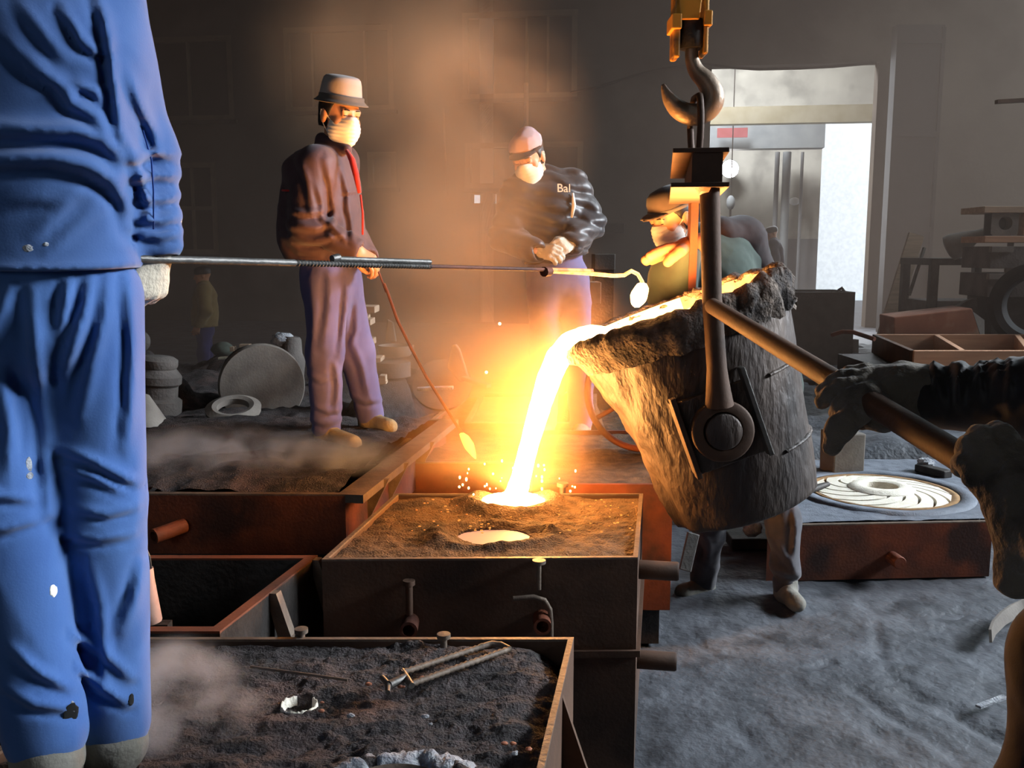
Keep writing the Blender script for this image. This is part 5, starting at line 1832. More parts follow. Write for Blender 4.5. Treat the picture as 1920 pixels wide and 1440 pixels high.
def person(label, J, h, jacket, trousers, rj=1.0, rt=1.0, boots=M_BOOT, side=None, hem=None, jw=None, wj=None, wt=None, body_h=0.012, arms_mat=None, extra_j=None, extra_t=None, name='person', jname='jacket', head_s=1.0, cuff=0.0, kt=0.05):
    """J: joints in world space"""
    base = (J['an0'] + J['an1']) / 2
    root = thing(name, label, 'person', (base[0], base[1], min(J['an0'][2], J['an1'][2]) - 0.08))
    sd = nrm(J['sh1'] - J['sh0']) if side is None else nrm(side)
    chest = (J['sh0'] + J['sh1']) / 2 - nrm(J['neck'] - J['pelvis']) * 0.10
    # ---- body, one continuous surface
    allp = [v for k, v in J.items() if k not in ('fwd', 'up')]
    F = grid_for(allp, 0.20, body_h)
    F.ecap(J['pelvis'], chest, sd, (.115, .08), (.14, .095), 0.04)
    F.cone(J['sh0'], J['sh1'], .052, .052, 0.05)
    F.cone(chest, J['neck'], .07, .052, 0.05)
    F.cone(J['neck'], J['head'], .052, .05, 0.03)
    for i in '01':
        limb(F, J['sh' + i], J['el' + i], J['wr' + i], (.046, .038, .028))
        limb(F, J['hip' + i], J['kn' + i], J['an' + i], (.062, .048, .036))
        F.cone(J['an' + i] - V3(0, 0, .03), J['toe' + i], .036, .028, 0.03)
        F.ell(J['hip' + i], .06, None, 0.03)
    parts = []
    if body_h > 0.011 and head_s > 0:
        parts.append(F.mesh())
        Fh = grid_for([J['head'], J['neck']], 0.17, 0.006 if h < 0.012 else 0.010)
        r, f, u, L = add_head(Fh, J['head'], J['fwd'], J.get('up', (0, 0, 1)), head_s)
        Fh.cone(L(0, -.02, -.06), J['neck'] - (J['head'] - J['neck']) * 0.1, .05, .056, 0.03)
        parts.append(Fh.mesh())
    body = np_mesh('body', parts, M_SKIN, root)
    # ---- jacket
    hemp = J['pelvis'] if hem is None else hem
    jw = jw or ((.185, .135), (.18, .13), (.20, .135))
    F = grid_for([J[k] for k in ('neck', 'sh0', 'sh1', 'el0', 'el1', 'wr0', 'wr1', 'pelvis')] + [hemp], 0.26, h)
    waist = hemp * 0.55 + chest * 0.45
    tv = nrm(chest - hemp)
    F.ecap(hemp - tv * 0.12, waist, sd, jw[0], jw[1], 0.05)
    F.ecap(waist, chest, sd, jw[1], jw[2], 0.05)
    F.cut(hemp, -tv)
    F.cone(J['sh0'] * 0.9 + J['neck'] * 0.1, J['sh1'] * 0.9 + J['neck'] * 0.1, .075 * rj, .075 * rj, 0.06)
    F.cone(chest, J['neck'], .095 * rj, .068 * rj, 0.05)
    for i in '01':
        limb(F, J['sh' + i], J['el' + i], J['wr' + i], (.074 * rj, .066 * rj, .050 * rj), 0.035)
        if cuff:
            dv = nrm(J['wr' + i] - J['el' + i])
            F.cone(J['wr' + i] - dv * 0.02, J['wr' + i] + dv * cuff, .05 * rj, .052 * rj, 0.01)
    if extra_j:
        extra_j(F)
    for i in '01':
        dv = nrm(J['wr' + i] - J['el' + i])
        # open cuff
        F.cone(J['wr' + i] + dv * 0.055, J['wr' + i] + dv * 0.10, .045 * rj, .045 * rj, 0.0, 'sub')
    F.disp(wj or wrinkle(0.010, (0.2, 0, 1), 14, 5, 1.0))
    jk = np_mesh(jname, [F.mesh()], jacket, root)
    # ---- trousers
    F = grid_for([J[k] for k in ('pelvis', 'hip0', 'hip1', 'kn0', 'kn1', 'an0', 'an1')], 0.20, h)
    F.ecap(J['pelvis'] + V3(0, 0, .06), (J['hip0'] + J['hip1']) / 2 - V3(0, 0, .03), sd, (.15 * rt, .115 * rt), (.155 * rt, .12 * rt), 0.05)
    for i in '01':
        limb(F, J['hip' + i], J['kn' + i], J['an' + i], (.092 * rt, .078 * rt, .066 * rt), kt)
    if extra_t:
        extra_t(F)
    F.disp(wt or wrinkle(0.011, (0.5, 0.2, 1), 9, 6, 5.0))
    np_mesh('trousers', [F.mesh()], trousers, root)
    # ---- boots
    for i in '01':
        F = grid_for([J['an' + i], J['toe' + i]], 0.13, max(h, 0.008))
        t = J['toe' + i]
        an = J['an' + i]
        F.cone(an + V3(0, 0, .02), an - V3(0, 0, .045), .052, .05, 0.0)
        F.cone(an - V3(0, 0, .035) - nrm((t - an) * V3(1, 1, 0)) * 0.02, t, .046, .040, 0.03)
        F.cut(V3(0, 0, min(t[2], an[2]) - .045), V3(0, 0, -1))
        F.disp(lambda p: 0.003 * fbm(p * 25, 2))
        np_mesh('boot', [F.mesh()], boots, root)
    return root, jk, sd


def head_local(J, s=1.0):
    r, f, u = frame(J['fwd'], J.get('up', (0, 0, 1)))
    return r, f, u, (lambda x, y, z: J['head'] + s * (r * x + f * y + u * z))


def face_bits(root, J, s=1.0, eyes=True):
    r, f, u, L = head_local(J, s)
    if eyes:
        for q in (-1, 1):
            MB().ell(L(q * .032, .0875, .005), np.array([.0095, .004, .0035]) * s, (r, f, u), 10, 6).build('eye', M_EYE, root, smooth=180)
            MB().tube([L(q * .016, .095, .027), L(q * .034, .093, .029), L(q * .050, .082, .022)], [.0022 * s, .0028 * s, .0016 * s], 6).build('eyebrow', M_HAIR, root, smooth=180)


def hair(root, J, s=1.0, low=-0.055, front=0.02):
    r, f, u, L = head_local(J, s)
    F = grid_for([J['head']], 0.16, 0.007)
    F.ell(L(0, -0.016, 0.030), np.array([.084, .098, .094]) * s, (r, f, u), 0.0)
    F.ell(L(0, -0.035, -0.03), np.array([.076, .07, .075]) * s, (r, f, u), 0.02)
    F.cut(L(0, 0, low), -u)
    F.cut(L(0, front, 0), f + 0.5 * -u)
    F.disp(lambda p: 0.003 * fbm(p * 60, 2))
    np_mesh('hair', [F.mesh()], M_HAIR, root)


def mask(root, J, s=1.0, strap=True):
    r, f, u, L = head_local(J, s)
    F = grid_for([L(0, .05, -.05)], 0.13, 0.004)
    F.ell(L(0, .030, -.058), np.array([.076, .078, .072]) * s, (r, f, u), 0.0)
    F.cone(L(0, .098, -.016), L(0, .082, -.105), .020 * s, .016 * s, 0.045)
    F.cut(L(0, .022, 0), -f)
    F.cut(L(0, .09, -.001), u - 0.16 * f)
    F.disp(lambda p: 0.0012 * np.sin((p - J['head']) @ u * 380))
    mk = np_mesh('face_mask', [F.mesh()], M_MASK, root)
    if strap:
        for q in (-1, 1):
            MB().tube([L(q * .066, .03, -.022), L(q * .079, .0, .004), L(q * .089, -.014, .016), L(q * .086, -.022, -.005), L(q * .078, -.004, -.045), L(q * .060, .03, -.095)], .0024 * s, 6).build('ear_loop', M_MASK, mk, smooth=180)


def plain_cap(root, J):
    r, f, u, L = head_local(J)
    MB().lathe([(.098, .020), (.102, .05), (.097, .09), (.074, .122), (.04, .132), (.001, .134)], L(0, -.012, 0), u, 36, ref=f, fn=lambda R, H, T: (R * (1 + .09 * np.cos(T) ** 2), H)).build('cap', M_CAPD, root, smooth=180)


# ---- A: worker in the bucket hat standing on the flask
J = dict(head=P(638, 216, 4.20), fwd=V3(.66, -.70, -.20), neck=P(626, 284, 4.24), sh0=P(592, 312, 4.05), sh1=P(640, 305, 4.42),
         el0=P(575, 420, 4.02), wr0=P(664, 466, 4.02), el1=P(650, 420, 4.50), wr1=P(688, 480, 4.22), pelvis=P(614, 478, 4.25),
         hip0=P(605, 522, 4.17), hip1=P(638, 522, 4.34), kn0=P(608, 660, 4.16), kn1=P(668, 660, 4.40), an0=P(612, 800, 4.20), an1=P(694, 778, 4.48),
         toe0=P(662, 832, 4.08), toe1=P(730, 800, 4.38))


def exA(F):
    F.cone(P(604, 262, 4.22), P(650, 280, 4.14), .03, .022, 0.02)
    F.cone(P(572, 330, 4.16), P(572, 440, 4.18), .10, .125, 0.08)
    F.cone(P(625, 400, 4.2), P(645, 460, 4.2), .10, .09, 0.06)


crA = creases([
    ([(560, 300), (578, 340), (586, 400)], .014, 8), ([(612, 300), (624, 350), (628, 400), (620, 440)], .014, 8), ([(640, 310), (652, 360), (655, 400)], .010, 6),
    ([(540, 395), (575, 400), (612, 392)], .014, 7), ([(545, 425), (590, 428), (625, 415)], .014, 7), ([(560, 455), (600, 452), (640, 440)], .012, 6), ([(600, 405), (625, 425), (650, 450)], .012, 6),
    ([(530, 300), (545, 350), (548, 400)], .010, 8), ([(650, 380), (660, 420), (662, 455)], .010, 6), ([(530, 440), (560, 470), (600, 476)], .012, 7), ([(640, 362), (660, 360), (678, 357)], .008, 4),
    ([(590, 340), (605, 380), (606, 410)], .009, 6)])
crAt = creases([
    ([(655, 500), (652, 560), (646, 620), (640, 670)], .016, 8), ([(620, 510), (618, 580), (606, 650)], .012, 9), ([(585, 520), (590, 600), (585, 680)], .010, 9),
    ([(630, 680), (636, 720), (632, 770)], .015, 7), ([(590, 760), (615, 772), (640, 765)], .012, 6), ([(580, 785), (610, 795), (640, 785)], .012, 6), ([(660, 640), (680, 690), (690, 740)], .015, 8),
    ([(655, 740), (685, 752), (715, 748)], .012, 6), ([(670, 560), (668, 620), (655, 660)], .010, 6), ([(575, 700), (600, 712), (632, 700)], .010, 6)])
wA = lambda p: crA(p) + wrinkle(0.005, (0.45, 0, 1), 13, 4, 3.0)(p)
rootA, jkA, sdA = person('worker in a grey bucket hat and white mask standing on the sand flask', J, 0.009, M_MAROON, M_PURPLE, rj=1.05, boots=M_BOOTY,
                         jw=((.185, .165), (.175, .15), (.19, .14)), side=V3(0.2, 1, 0), extra_j=exA, wj=wA, wt=lambda p: crAt(p) + wrinkle(0.006, (0.9, 0.2, 0.5), 7, 4, 6.0)(p), hem=P(614, 486, 4.25))
face_bits(rootA, J)
hair(rootA, J)
mask(rootA, J)
r, f, u, L = head_local(J)
hat = MB().lathe([(.092, .052), (.092, .068), (.090, .088), (.084, .13), (.078, .152), (.068, .162), (.045, .167), (.001, .169)], L(0, -.008, 0), u, 48, ref=f,
                 fn=lambda R, H, T: (R * (1 + .06 * np.cos(T) ** 2 + .02 * fbm(np.stack([np.cos(T) * 2, np.sin(T) * 2, H * 20], -1), 2)), H)).build('bucket_hat', M_HATG, rootA, smooth=180)
MB().lathe([(.090, .086), (.096, .082), (.097, .070), (.106, .060), (.117, .052), (.115, .049), (.104, .056), (.090, .060)], L(0, -.008, 0), u, 48, ref=f,
           fn=lambda R, H, T: (R * (1 + .06 * np.cos(T) ** 2 + .06 * np.cos(T)), H - .002 * np.cos(T))).build('brim', M_BRIM, hat, smooth=180)
# red piping of the open front and breast seam
MB().tube([P(650, 282, 4.10), P(660, 300, 4.07), P(668, 330, 4.05), P(674, 362, 4.05)], [.008, .014, .013, .008], 8).build('red_facing', M_TRIMR, jkA, smooth=180)
MB().tube([P(676, 365, 4.06), P(680, 400, 4.06), P(680, 440, 4.07)], .005, 6).build('zip_piping', M_TRIMR, jkA, smooth=180)
MB().tube([P(529, 357, 4.05), P(552, 358, 4.02)], .005, 6).build('sleeve_piping', M_TRIMR, jkA, smooth=180)
# hands
Fh = hand_field(P(668, 467, 4.03), P(700, 492, 4.04) - P(668, 467, 4.03), V3(.5, -.6, .6), 1, curl=0.55, s=0.95, tcurl=0.3)
np_mesh('hand', [Fh.mesh()], M_SKIN, rootA)
Fh = hand_field(P(685, 478, 4.20), P(712, 505, 4.12) - P(685, 478, 4.20), V3(.7, .2, .6), -1, curl=0.75, s=0.95, tcurl=0.7)
np_mesh('hand', [Fh.mesh()], M_SKIN, rootA)

# ---- B: capped worker in the black puffer jacket
J = dict(head=P(990, 296, 5.00), fwd=V3(-.28, -.82, -.42), up=V3(-.1, .1, 1), neck=P(1018, 338, 5.10), sh0=P(972, 362, 5.02), sh1=P(1074, 352, 5.16),
         el0=P(948, 442, 5.02), wr0=P(1000, 470, 4.82), el1=P(1106, 418, 5.14), wr1=P(1072, 456, 4.92), pelvis=P(1040, 478, 5.16),
         hip0=P(1016, 520, 5.14), hip1=P(1074, 520, 5.18), kn0=P(1022, 650, 5.10), kn1=P(1084, 650, 5.14), an0=P(1022, 790, 5.15), an1=P(1090, 790, 5.2),
         toe0=P(1005, 822, 4.95), toe1=P(1085, 822, 5.0))
puff = lambda p: (0.014 * np.abs(np.sin((p[:, 2] + 0.25 * p[:, 0] + 0.02 * vnoise(p * 9)) * 44)) + wrinkle(0.008, (0, 0, 1), 14, 6, 2.0)(p))
rootB, jkB, sdB = person('worker in a pinkish cap and black puffer jacket looking down behind the stream', J, 0.010, M_PUFFER, M_PURPLE, rj=1.12, wj=puff, jw=((.19, .15), (.19, .15), (.205, .15)), hem=P(1040, 476, 5.16), body_h=0.014)
face_bits(rootB, J)
hair(rootB, J, low=-.05)
mask(rootB, J)
r, f, u, L = head_local(J)
F = grid_for([L(0, 0, .06)], 0.17, 0.006)
F.ell(L(0, -.016, .066), (.090, .104, .060), (r, f, u), 0.0)
F.cone(L(0, .03, .088), L(0, -.07, .095), .035, .045, .04)
F.cut(L(0, 0, .052), -u + 0.12 * f)
F.disp(wrinkle(0.008, r, 20, 10, 4.0))
capB = np_mesh('flat_cap', [F.mesh()], M_CAPP, rootB)
F = grid_for([L(0, .06, .04)], 0.14, 0.006)
F.ell(L(0, .055, .044), (.074, .090, .012), (r, f, u), 0.0)
F.cut(L(0, .05, 0), -f)
np_mesh('peak', [F.mesh()], M_CAPB, capB)
MB().lathe([(.088, .044), (.090, .050), (.089, .062), (.084, .064)], L(0, -.012, 0), u, 36, ref=f, fn=lambda R, H, T: (R * (1 + .15 * np.cos(T) ** 2), H - .012 * np.cos(T))).build('band', M_CAPB, capB, smooth=180)
for a, b_, bk, th in ((P(1006, 470, 4.84), P(1045, 474, 4.78), V3(-.3, -.8, .6), -1), (P(1072, 454, 4.90), P(1046, 464, 4.80), V3(.4, -.8, .5), 1)):
    Fh = hand_field(a, b_ - a, bk, th, curl=0.7, s=1.05, thick=0.004, tcurl=0.6, h=0.005)
    np_mesh('glove', [Fh.mesh()], M_GLOVEW, rootB)
fc_ = bpy.data.curves.new('chest_lettering', 'FONT')
fc_.body = 'Bal'
fc_.size = 0.062
fc_.extrude = 0.002
tm = bpy.data.objects.new('chest_lettering', fc_)
COL.objects.link(tm)
bpy.context.view_layer.update()
dgp = bpy.context.evaluated_depsgraph_get()
lm = bpy.data.meshes.new_from_object(tm.evaluated_get(dgp))
bpy.data.objects.remove(tm)
lo_ = bpy.data.objects.new('chest_lettering', lm)
lm.materials.clear()
lm.materials.append(M_MASK)
COL.objects.link(lo_)
lo_.parent = jkB
ps = P(1044, 360, 4.915)
lo_.location = Vector(ps - wloc(jkB))
lo_.rotation_euler = (math.radians(82), 0, math.radians(10))
MB().tube([P(1074, 362, 4.99), P(1076, 385, 4.975), P(1072, 408, 4.97)], [.006, .012, .006], 8).build('pale_lining', M_MASK, jkB, smooth=180)

# ---- C: worker behind the ladle
J = dict(head=P(1262, 408, 3.98), fwd=V3(-.80, -.45, -.38), neck=P(1302, 452, 4.05), sh0=P(1268, 500, 3.95), sh1=P(1382, 448, 4.16),
         el0=P(1272, 570, 3.86), wr0=P(1288, 478, 3.84), el1=P(1432, 560, 4.16), wr1=P(1400, 650, 4.0), pelvis=P(1392, 770, 4.22),
         hip0=P(1362, 800, 4.14), hip1=P(1424, 800, 4.28), kn0=P(1338, 960, 4.10), kn1=P(1468, 975, 4.14), an0=P(1318, 1090, 4.30), an1=P(1474, 1098, 4.16),
         toe0=P(1280, 1110, 4.22), toe1=P(1494, 1132, 4.00))


def exC(F):
    F.cone(P(1320, 470, 4.1), P(1400, 480, 4.2), .11, .10, 0.06)
    F.cone(P(1250, 520, 3.95), P(1255, 600, 3.98), .075, .09, 0.06)
    F.cone(P(1440, 600, 4.25), P(1470, 720, 4.25), .09, .09, 0.05)


rootC, jkC, sdC = person('worker in a dark cap and green jacket stooping behind the ladle', J, 0.010, M_GREEN, M_JEANS, rj=1.08, rt=0.92, jw=((.20, .16), (.20, .16), (.21, .16)), extra_j=exC,
                         wj=wrinkle(0.011, (0.7, 0, 0.7), 12, 5, 12.0), wt=lambda p: creases([([(1440, 1000), (1470, 1040), (1496, 1075)], .02, 9), ([(1440, 1060), (1470, 1075), (1498, 1080)], .016, 7), ([(1490, 950), (1492, 1000), (1486, 1060)], .014, 7), ([(1310, 980), (1330, 1030), (1320, 1080)], .014, 8)])(p) + wrinkle(0.010, (0.4, 0.2, 1), 10, 6, 2.0)(p), body_h=0.014)
face_bits(rootC, J)
hair(rootC, J)
mask(rootC, J)
r, f, u, L = head_local(J)
capC = MB().lathe([(.090, .040), (.094, .055), (.094, .08), (.087, .105), (.068, .122), (.04, .130), (.001, .132)], L(0, -.008, 0), u, 40, ref=f,
                  fn=lambda R, H, T: (R * (1 + .08 * np.cos(T) ** 2 + .05 * fbm(np.stack([np.cos(T) * 3, np.sin(T) * 3, H * 20], -1), 3)), H)).build('cap', M_CAPD, rootC, smooth=180)
MB().lathe([(.092, .040), (.098, .042), (.098, .054), (.093, .056)], L(0, -.008, 0), u, 40, ref=f, fn=lambda R, H, T: (R * (1 + .08 * np.cos(T) ** 2), H)).build('cap_band', M_BRIM, capC, smooth=180)
F = grid_for([L(0, .08, .02)], 0.14, 0.007)
F.ell(L(0, .062, .042), (.072, .088, .010), (r, f, u), 0.0)
F.cut(L(0, .05, 0), -f)
np_mesh('peak', [F.mesh()], M_CAPD, capC)
# dark wine over-sleeve and shoulder cape
F = grid_for([J['sh1'], J['el1'], P(1345, 430, 4.1), J['wr1']], 0.18, 0.009)
F.cone(P(1350, 445, 4.08), J['sh1'] + V3(0.02, 0, 0.0), .085, .095, 0.05)
F.cone(J['sh1'] + V3(0.02, 0, 0), J['el1'] + V3(.01, 0, .04), .092, .078, 0.05)
F.disp(wrinkle(0.009, (.6, 0, -.8), 14, 5, 8.0))
np_mesh('over_sleeve', [F.mesh()], M_DKRED, jkC)
a = P(1290, 462, 3.84)
Fh = hand_field(a, P(1215, 482, 3.82) - a, V3(-.1, .4, 1), -1, curl=0.10, s=1.1, thick=0.010, tcurl=0.4, h=0.005, spread=-0.08)
np_mesh('glove', [Fh.mesh()], mat('leather_glove', '#a8684a', '#b87a58', rough=0.8), rootC)
a = J['wr1']
Fh = hand_field(a, V3(-.5, -.3, -.8), V3(.6, -.6, .2), 1, curl=0.5, s=1.05, thick=0.005, h=0.006)
np_mesh('glove', [Fh.mesh()], mat('leather_glove', '#a8684a', '#b87a58'), rootC)

# ---- D, E: far men
def small_man(label, px, head_y, feet_y, Y, face, jm, tm_, capm, bend=0.0):
    hh = feet_y - head_y
    K = lambda x, t, dy=0.0: P(px + x, head_y + hh * t, Y + dy)
    s = hh * pxm(Y) / 1.72
    fx = face[0]
    k = hh / 1.72
    J = dict(head=K(fx * 5, .075), fwd=np.asarray(face, float), neck=K(fx * 2, .155), sh0=K(-2, .20, -.17 * s), sh1=K(2, .20, .17 * s),
             el0=K(-fx * 0.02 * k, .37, -.22), el1=K(0, .37, .22), wr0=K(fx * 0.10 * k, .49, -.20), wr1=K(fx * .12 * k, .49, .2), pelvis=K(0, .47),
             hip0=K(0, .52, -.08), hip1=K(0, .52, .08), kn0=K(fx * 0.03 * k, .73, -.1), kn1=K(-fx * 0.03 * k, .73, .1), an0=K(0, .95, -.1), an1=K(0, .95, .1),
             toe0=K(fx * .13 * k, .985, -.1), toe1=K(fx * .13 * k, .985, .1))
    ro, jk, _ = person(label, J, 0.017, jm, tm_, rj=1.15, body_h=0.02, side=V3(0, 1, 0), jw=((.18, .17), (.18, .16), (.20, .15)), hem=K(0, .50), wj=wrinkle(0.012, (0.3, 0, 1), 12, 5, 7.0))
    r, f, u, L = head_local(J)
    MB().lathe([(.096, .018), (.10, .05), (.094, .09), (.07, .115), (.001, .125)], L(0, -.008, 0), u, 28, ref=f, fn=lambda R, H, T: (R * (1 + .08 * np.cos(T) ** 2), H)).build('cap', capm, ro, smooth=180)
    for i in '01':
        Fh = hand_field(J['wr' + i], J['wr' + i] - J['el' + i] + V3(0, 0, -.1), V3(0, -1 if i == '0' else 1, 0), 1, curl=0.4, s=1.0, h=0.008)
        np_mesh('hand', [Fh.mesh()], M_SKIN, ro)
    return ro


small_man('distant man in a brown padded jacket and blue trousers among the castings', 384, 500, 722, 12.2, (-.9, -.3, -.1), M_OLIVE, M_NAVY, M_HAIR)
small_man('tiny distant man in a dark jacket near the bright doorway', 1452, 425, 590, 17.0, (-.95, -.2, -.25), cloth('far_dark_jacket', '#3a3a44', '#44444e'), M_NAVY, M_HAIR)
yb = P(1452, 590, 17.0)
tag(MB().box((yb[0], 17.0, (yb[2] - 0.03) / 2), (1.6, 1.0, yb[2] - 0.03)).build('platform', M_CASTD, bevel=0.01), 'low dark platform under the tiny distant man', 'platform')

# ---- G: blue worker in front
J = dict(head=P(20, -330, 1.50), fwd=V3(.25, .95, -.2), neck=P(25, -190, 1.47), sh0=P(-150, -62, 1.45), sh1=P(178, -50, 1.49),
         el0=P(-238, 270, 1.52), wr0=P(-232, 450, 1.47), el1=P(262, 292, 1.56), wr1=P(293, 450, 1.55), pelvis=P(48, 480, 1.46),
         hip0=P(-48, 560, 1.44), hip1=P(160, 560, 1.48), kn0=P(2, 940, 1.40), kn1=P(184, 940, 1.49), an0=P(86, 1372, 1.39), an1=P(212, 1352, 1.53),
         toe0=P(118, 1424, 1.58), toe1=P(232, 1368, 1.72))


def exG(F):
    F.ecap(P(45, 250, 1.45), P(50, 120, 1.46), V3(1, 0, 0), (.166, .128), (.172, .13), 0.04)


crG = creases([
    ([(-160, 238), (0, 240), (70, 244), (140, 244), (190, 256), (225, 284), (244, 330)], .020, 18),
    ([(-160, 300), (0, 300), (90, 294), (160, 308), (210, 334), (240, 372), (250, 420)], .018, 18),
    ([(250, 440), (252, 380), (240, 320), (222, 270)], -.010, 14),
    ([(118, 20), (140, 50), (155, 78), (182, 96), (196, 92)], .013, 11),
    ([(185, 0), (198, 40), (206, 90), (214, 150), (222, 215), (232, 262)], .016, 12),
    ([(60, 130), (112, 158), (138, 196), (176, 214), (206, 244)], .015, 13),
    ([(125, 172), (150, 160), (180, 172), (196, 190)], .011, 10),
    ([(0, 60), (50, 110), (100, 140)], .008, 18),
    ([(40, 10), (80, 60), (120, 110)], .008, 14),
    ([(60, 440), (110, 395), (155, 350)], .005, 16),
    ([(90, 470), (150, 420), (190, 390)], .004, 14),
    ([(0, 380), (60, 370), (120, 372)], .004, 14),
    ([(-160, 508), (60, 506), (160, 502), (262, 494)], .010, 12),
    ([(232, 120), (262, 190), (292, 250), (306, 300)], .008, 12),
    ([(250, 300), (290, 286), (330, 290)], .012, 10), ([(252, 335), (292, 328), (334, 330)], .011, 10), ([(262, 372), (300, 374), (336, 366)], .012, 10),
    ([(262, 410), (300, 414), (336, 406)], .012, 10), ([(268, 440), (300, 444), (336, 436)], .010, 9),
    ([(270, 330), (280, 380), (284, 430)], .006, 9),
])
crGt = creases([
    ([(132, 520), (122, 570), (116, 620)], .012, 12), ([(172, 515), (165, 570), (140, 640), (120, 700)], .013, 14), ([(205, 515), (196, 600), (172, 690), (150, 780)], .010, 14),
    ([(240, 520), (250, 640), (246, 760), (236, 840)], .010, 13), ([(60, 545), (66, 660), (86, 800), (98, 960)], .014, 16),
    ([(20, 540), (-10, 600), (-30, 680)], .012, 14), ([(0, 700), (20, 800), (15, 900)], .010, 16), ([(40, 640), (56, 760), (64, 860)], .009, 13),
    ([(110, 840), (170, 862), (236, 896), (256, 904)], .011, 10), ([(130, 880), (180, 896), (226, 920)], .009, 9), ([(140, 955), (200, 964), (256, 948)], .009, 9), ([(120, 1000), (180, 1012), (250, 1000)], .008, 9),
    ([(-60, 905), (0, 930), (60, 935)], .010, 10), ([(-60, 1000), (10, 990), (80, 970)], .009, 10),
    ([(270, 1060), (255, 1120), (232, 1180)], .010, 14), ([(140, 1190), (190, 1220), (245, 1270)], .011, 11), ([(150, 1250), (190, 1290), (240, 1320)], .012, 10), ([(20, 1215), (70, 1260), (130, 1290)], .011, 11),
    ([(10, 1290), (60, 1320), (140, 1330)], .010, 10), ([(190, 1150), (200, 1230), (196, 1290)], .008, 10), ([(170, 1060), (190, 1140), (188, 1200)], .008, 12),
])
wG = lambda p: crG(p) + wrinkle(0.0035, (0.5, 0, 1), 14, 3, 3.0, 0.1)(p)
wGt = lambda p: crGt(p) + wrinkle(0.004, (1, 0.3, 0.3), 12, 2.5, 6.0, 0.1)(p)
rootG, jkG, _ = person('worker in blue overalls seen from behind, close at the left edge', J, 0.0065, M_BLUE, M_BLUE2, rj=0.84, rt=0.95, boots=M_BOOT, jw=((.172, .128), (.160, .122), (.178, .128)),
                       extra_j=exG, wj=wG, wt=wGt, hem=P(48, 500, 1.46), side=V3(1, 0.02, 0), kt=0.012)
hair(rootG, J)
Fh = hand_field(P(296, 458, 1.55), V3(-.25, -.1, -.95), V3(.85, -.35, -.1), 1, curl=0.95, s=0.9, thick=0.004, tcurl=0.9, h=0.004)
np_mesh('glove', [Fh.mesh()], M_GLOVEW, rootG)
Fh = hand_field(J['wr0'] - V3(0, 0, .035), V3(.05, -.05, -1), V3(-1, 0, 0), 1, curl=0.5, s=0.9, thick=0.003, h=0.006)
plain_cap(rootG, J)
np_mesh('glove', [Fh.mesh()], M_GLOVEW, rootG)
# sleeve seam, paint spots and torn knee patches
MB().tube([P(x, y, Yq) for x, y, Yq in ((222, 60, 1.445), (240, 150, 1.47), (264, 230, 1.485), (284, 300, 1.49), (288, 360, 1.49), (288, 430, 1.495))], .0014, 5).build('sleeve_seam', cloth('seam_thread', '#1c3a80', '#23458c'), jkG, smooth=180)

# paint spots, a torn cuff
def surf(o, px, py):
    r_ = ray(px, py)
    org = Vector((0, 0, CAM_H)) - Vector(wloc(o))
    hit, loc, no, _ = o.ray_cast(org, Vector(r_))
    return (np.array(loc) + wloc(o), np.array(no)) if hit else (None, None)


bpy.context.view_layer.update()
trG = [c for c in rootG.children if c.name.startswith('trousers')][0]
for (ob, px, py, rx, rz, m_, nm) in ((trG, 54, 872, .006, .012, M_ASH, 'paint_spot'), (trG, 56, 892, .008, .005, M_ASH, 'paint_spot'), (trG, 100, 1108, .007, .009, M_MASK, 'paint_spot'), (jkG, 52, 465, .007, .006, M_ASH, 'paint_spot'),
                                     (jkG, 86, 458, .004, .003, M_ASH, 'paint_spot'), (trG, 132, 1340, .012, .020, M_BLACK, 'torn_hole'), (trG, 246, 1312, .006, .010, M_BLACK, 'torn_hole'), (trG, 138, 1325, .004, .009, M_ASH, 'torn_edge')):
    p_, n_ = surf(ob, px, py)
    if p_ is None:
        continue
    r_, f_, u_ = frame(n_)
    MB().ell(p_, (rx, .0012, rz), (r_, f_, u_), 14, 8, fn=lambda d: 1 + .35 * fbm(d * 2.5 + px, 2)).build(nm, m_, ob, smooth=180)

# ---- F: gloved worker at the right edge
g1 = lever_at(1612)
g2_ = lever_at(1888)
J = dict(head=V3(1.22, 1.02, 1.78), fwd=V3(-.8, .6, -.2), neck=V3(1.20, 1.02, 1.58), sh0=V3(1.02, 1.28, 1.50), sh1=V3(1.24, 0.86, 1.48),
         el0=P(1945, 752, 1.66), wr0=P(1712, 742, 1.84), el1=V3(1.12, 0.92, 1.18), wr1=P(1985, 1010, 1.22), pelvis=V3(1.12, 1.02, 1.0),
         hip0=V3(1.02, 1.18, 0.92), hip1=V3(1.12, 0.92, 0.92), kn0=P(2010, 1230, 1.36), kn1=V3(1.10, 0.95, 0.48), an0=P(1925, 1700, 1.34), an1=V3(1.05, 0.80, 0.10),
         toe0=P(1850, 1760, 1.42), toe1=V3(0.92, 0.92, 0.06))
J['an0'][2] = max(J['an0'][2], 0.10)
J['toe0'][2] = 0.06
wF = lambda p: creases([([(x, 660), (x + dx, 700), (x + dx * 2.2, 760)], .014, 8) for x, dx in ((1745, 8), (1785, 6), (1805, -6), (1838, -3), (1852, 8), (1868, 7), (1895, -2))])(p) + wrinkle(0.010, (1, 0, 0.15), 16, 4, 4.0, 0.2)(p)
rootF, jkF, _ = person('gloved worker at the right edge working the tilting lever, mostly out of frame', J, 0.009, M_NEARBLK, cloth('soot_maroon_trousers', '#1d1314', '#271a1a'), rj=1.10, wj=wF, body_h=0.014)
hair(rootF, J)
plain_cap(rootF, J)
# upper glove
a = P(1716, 738, 1.84)


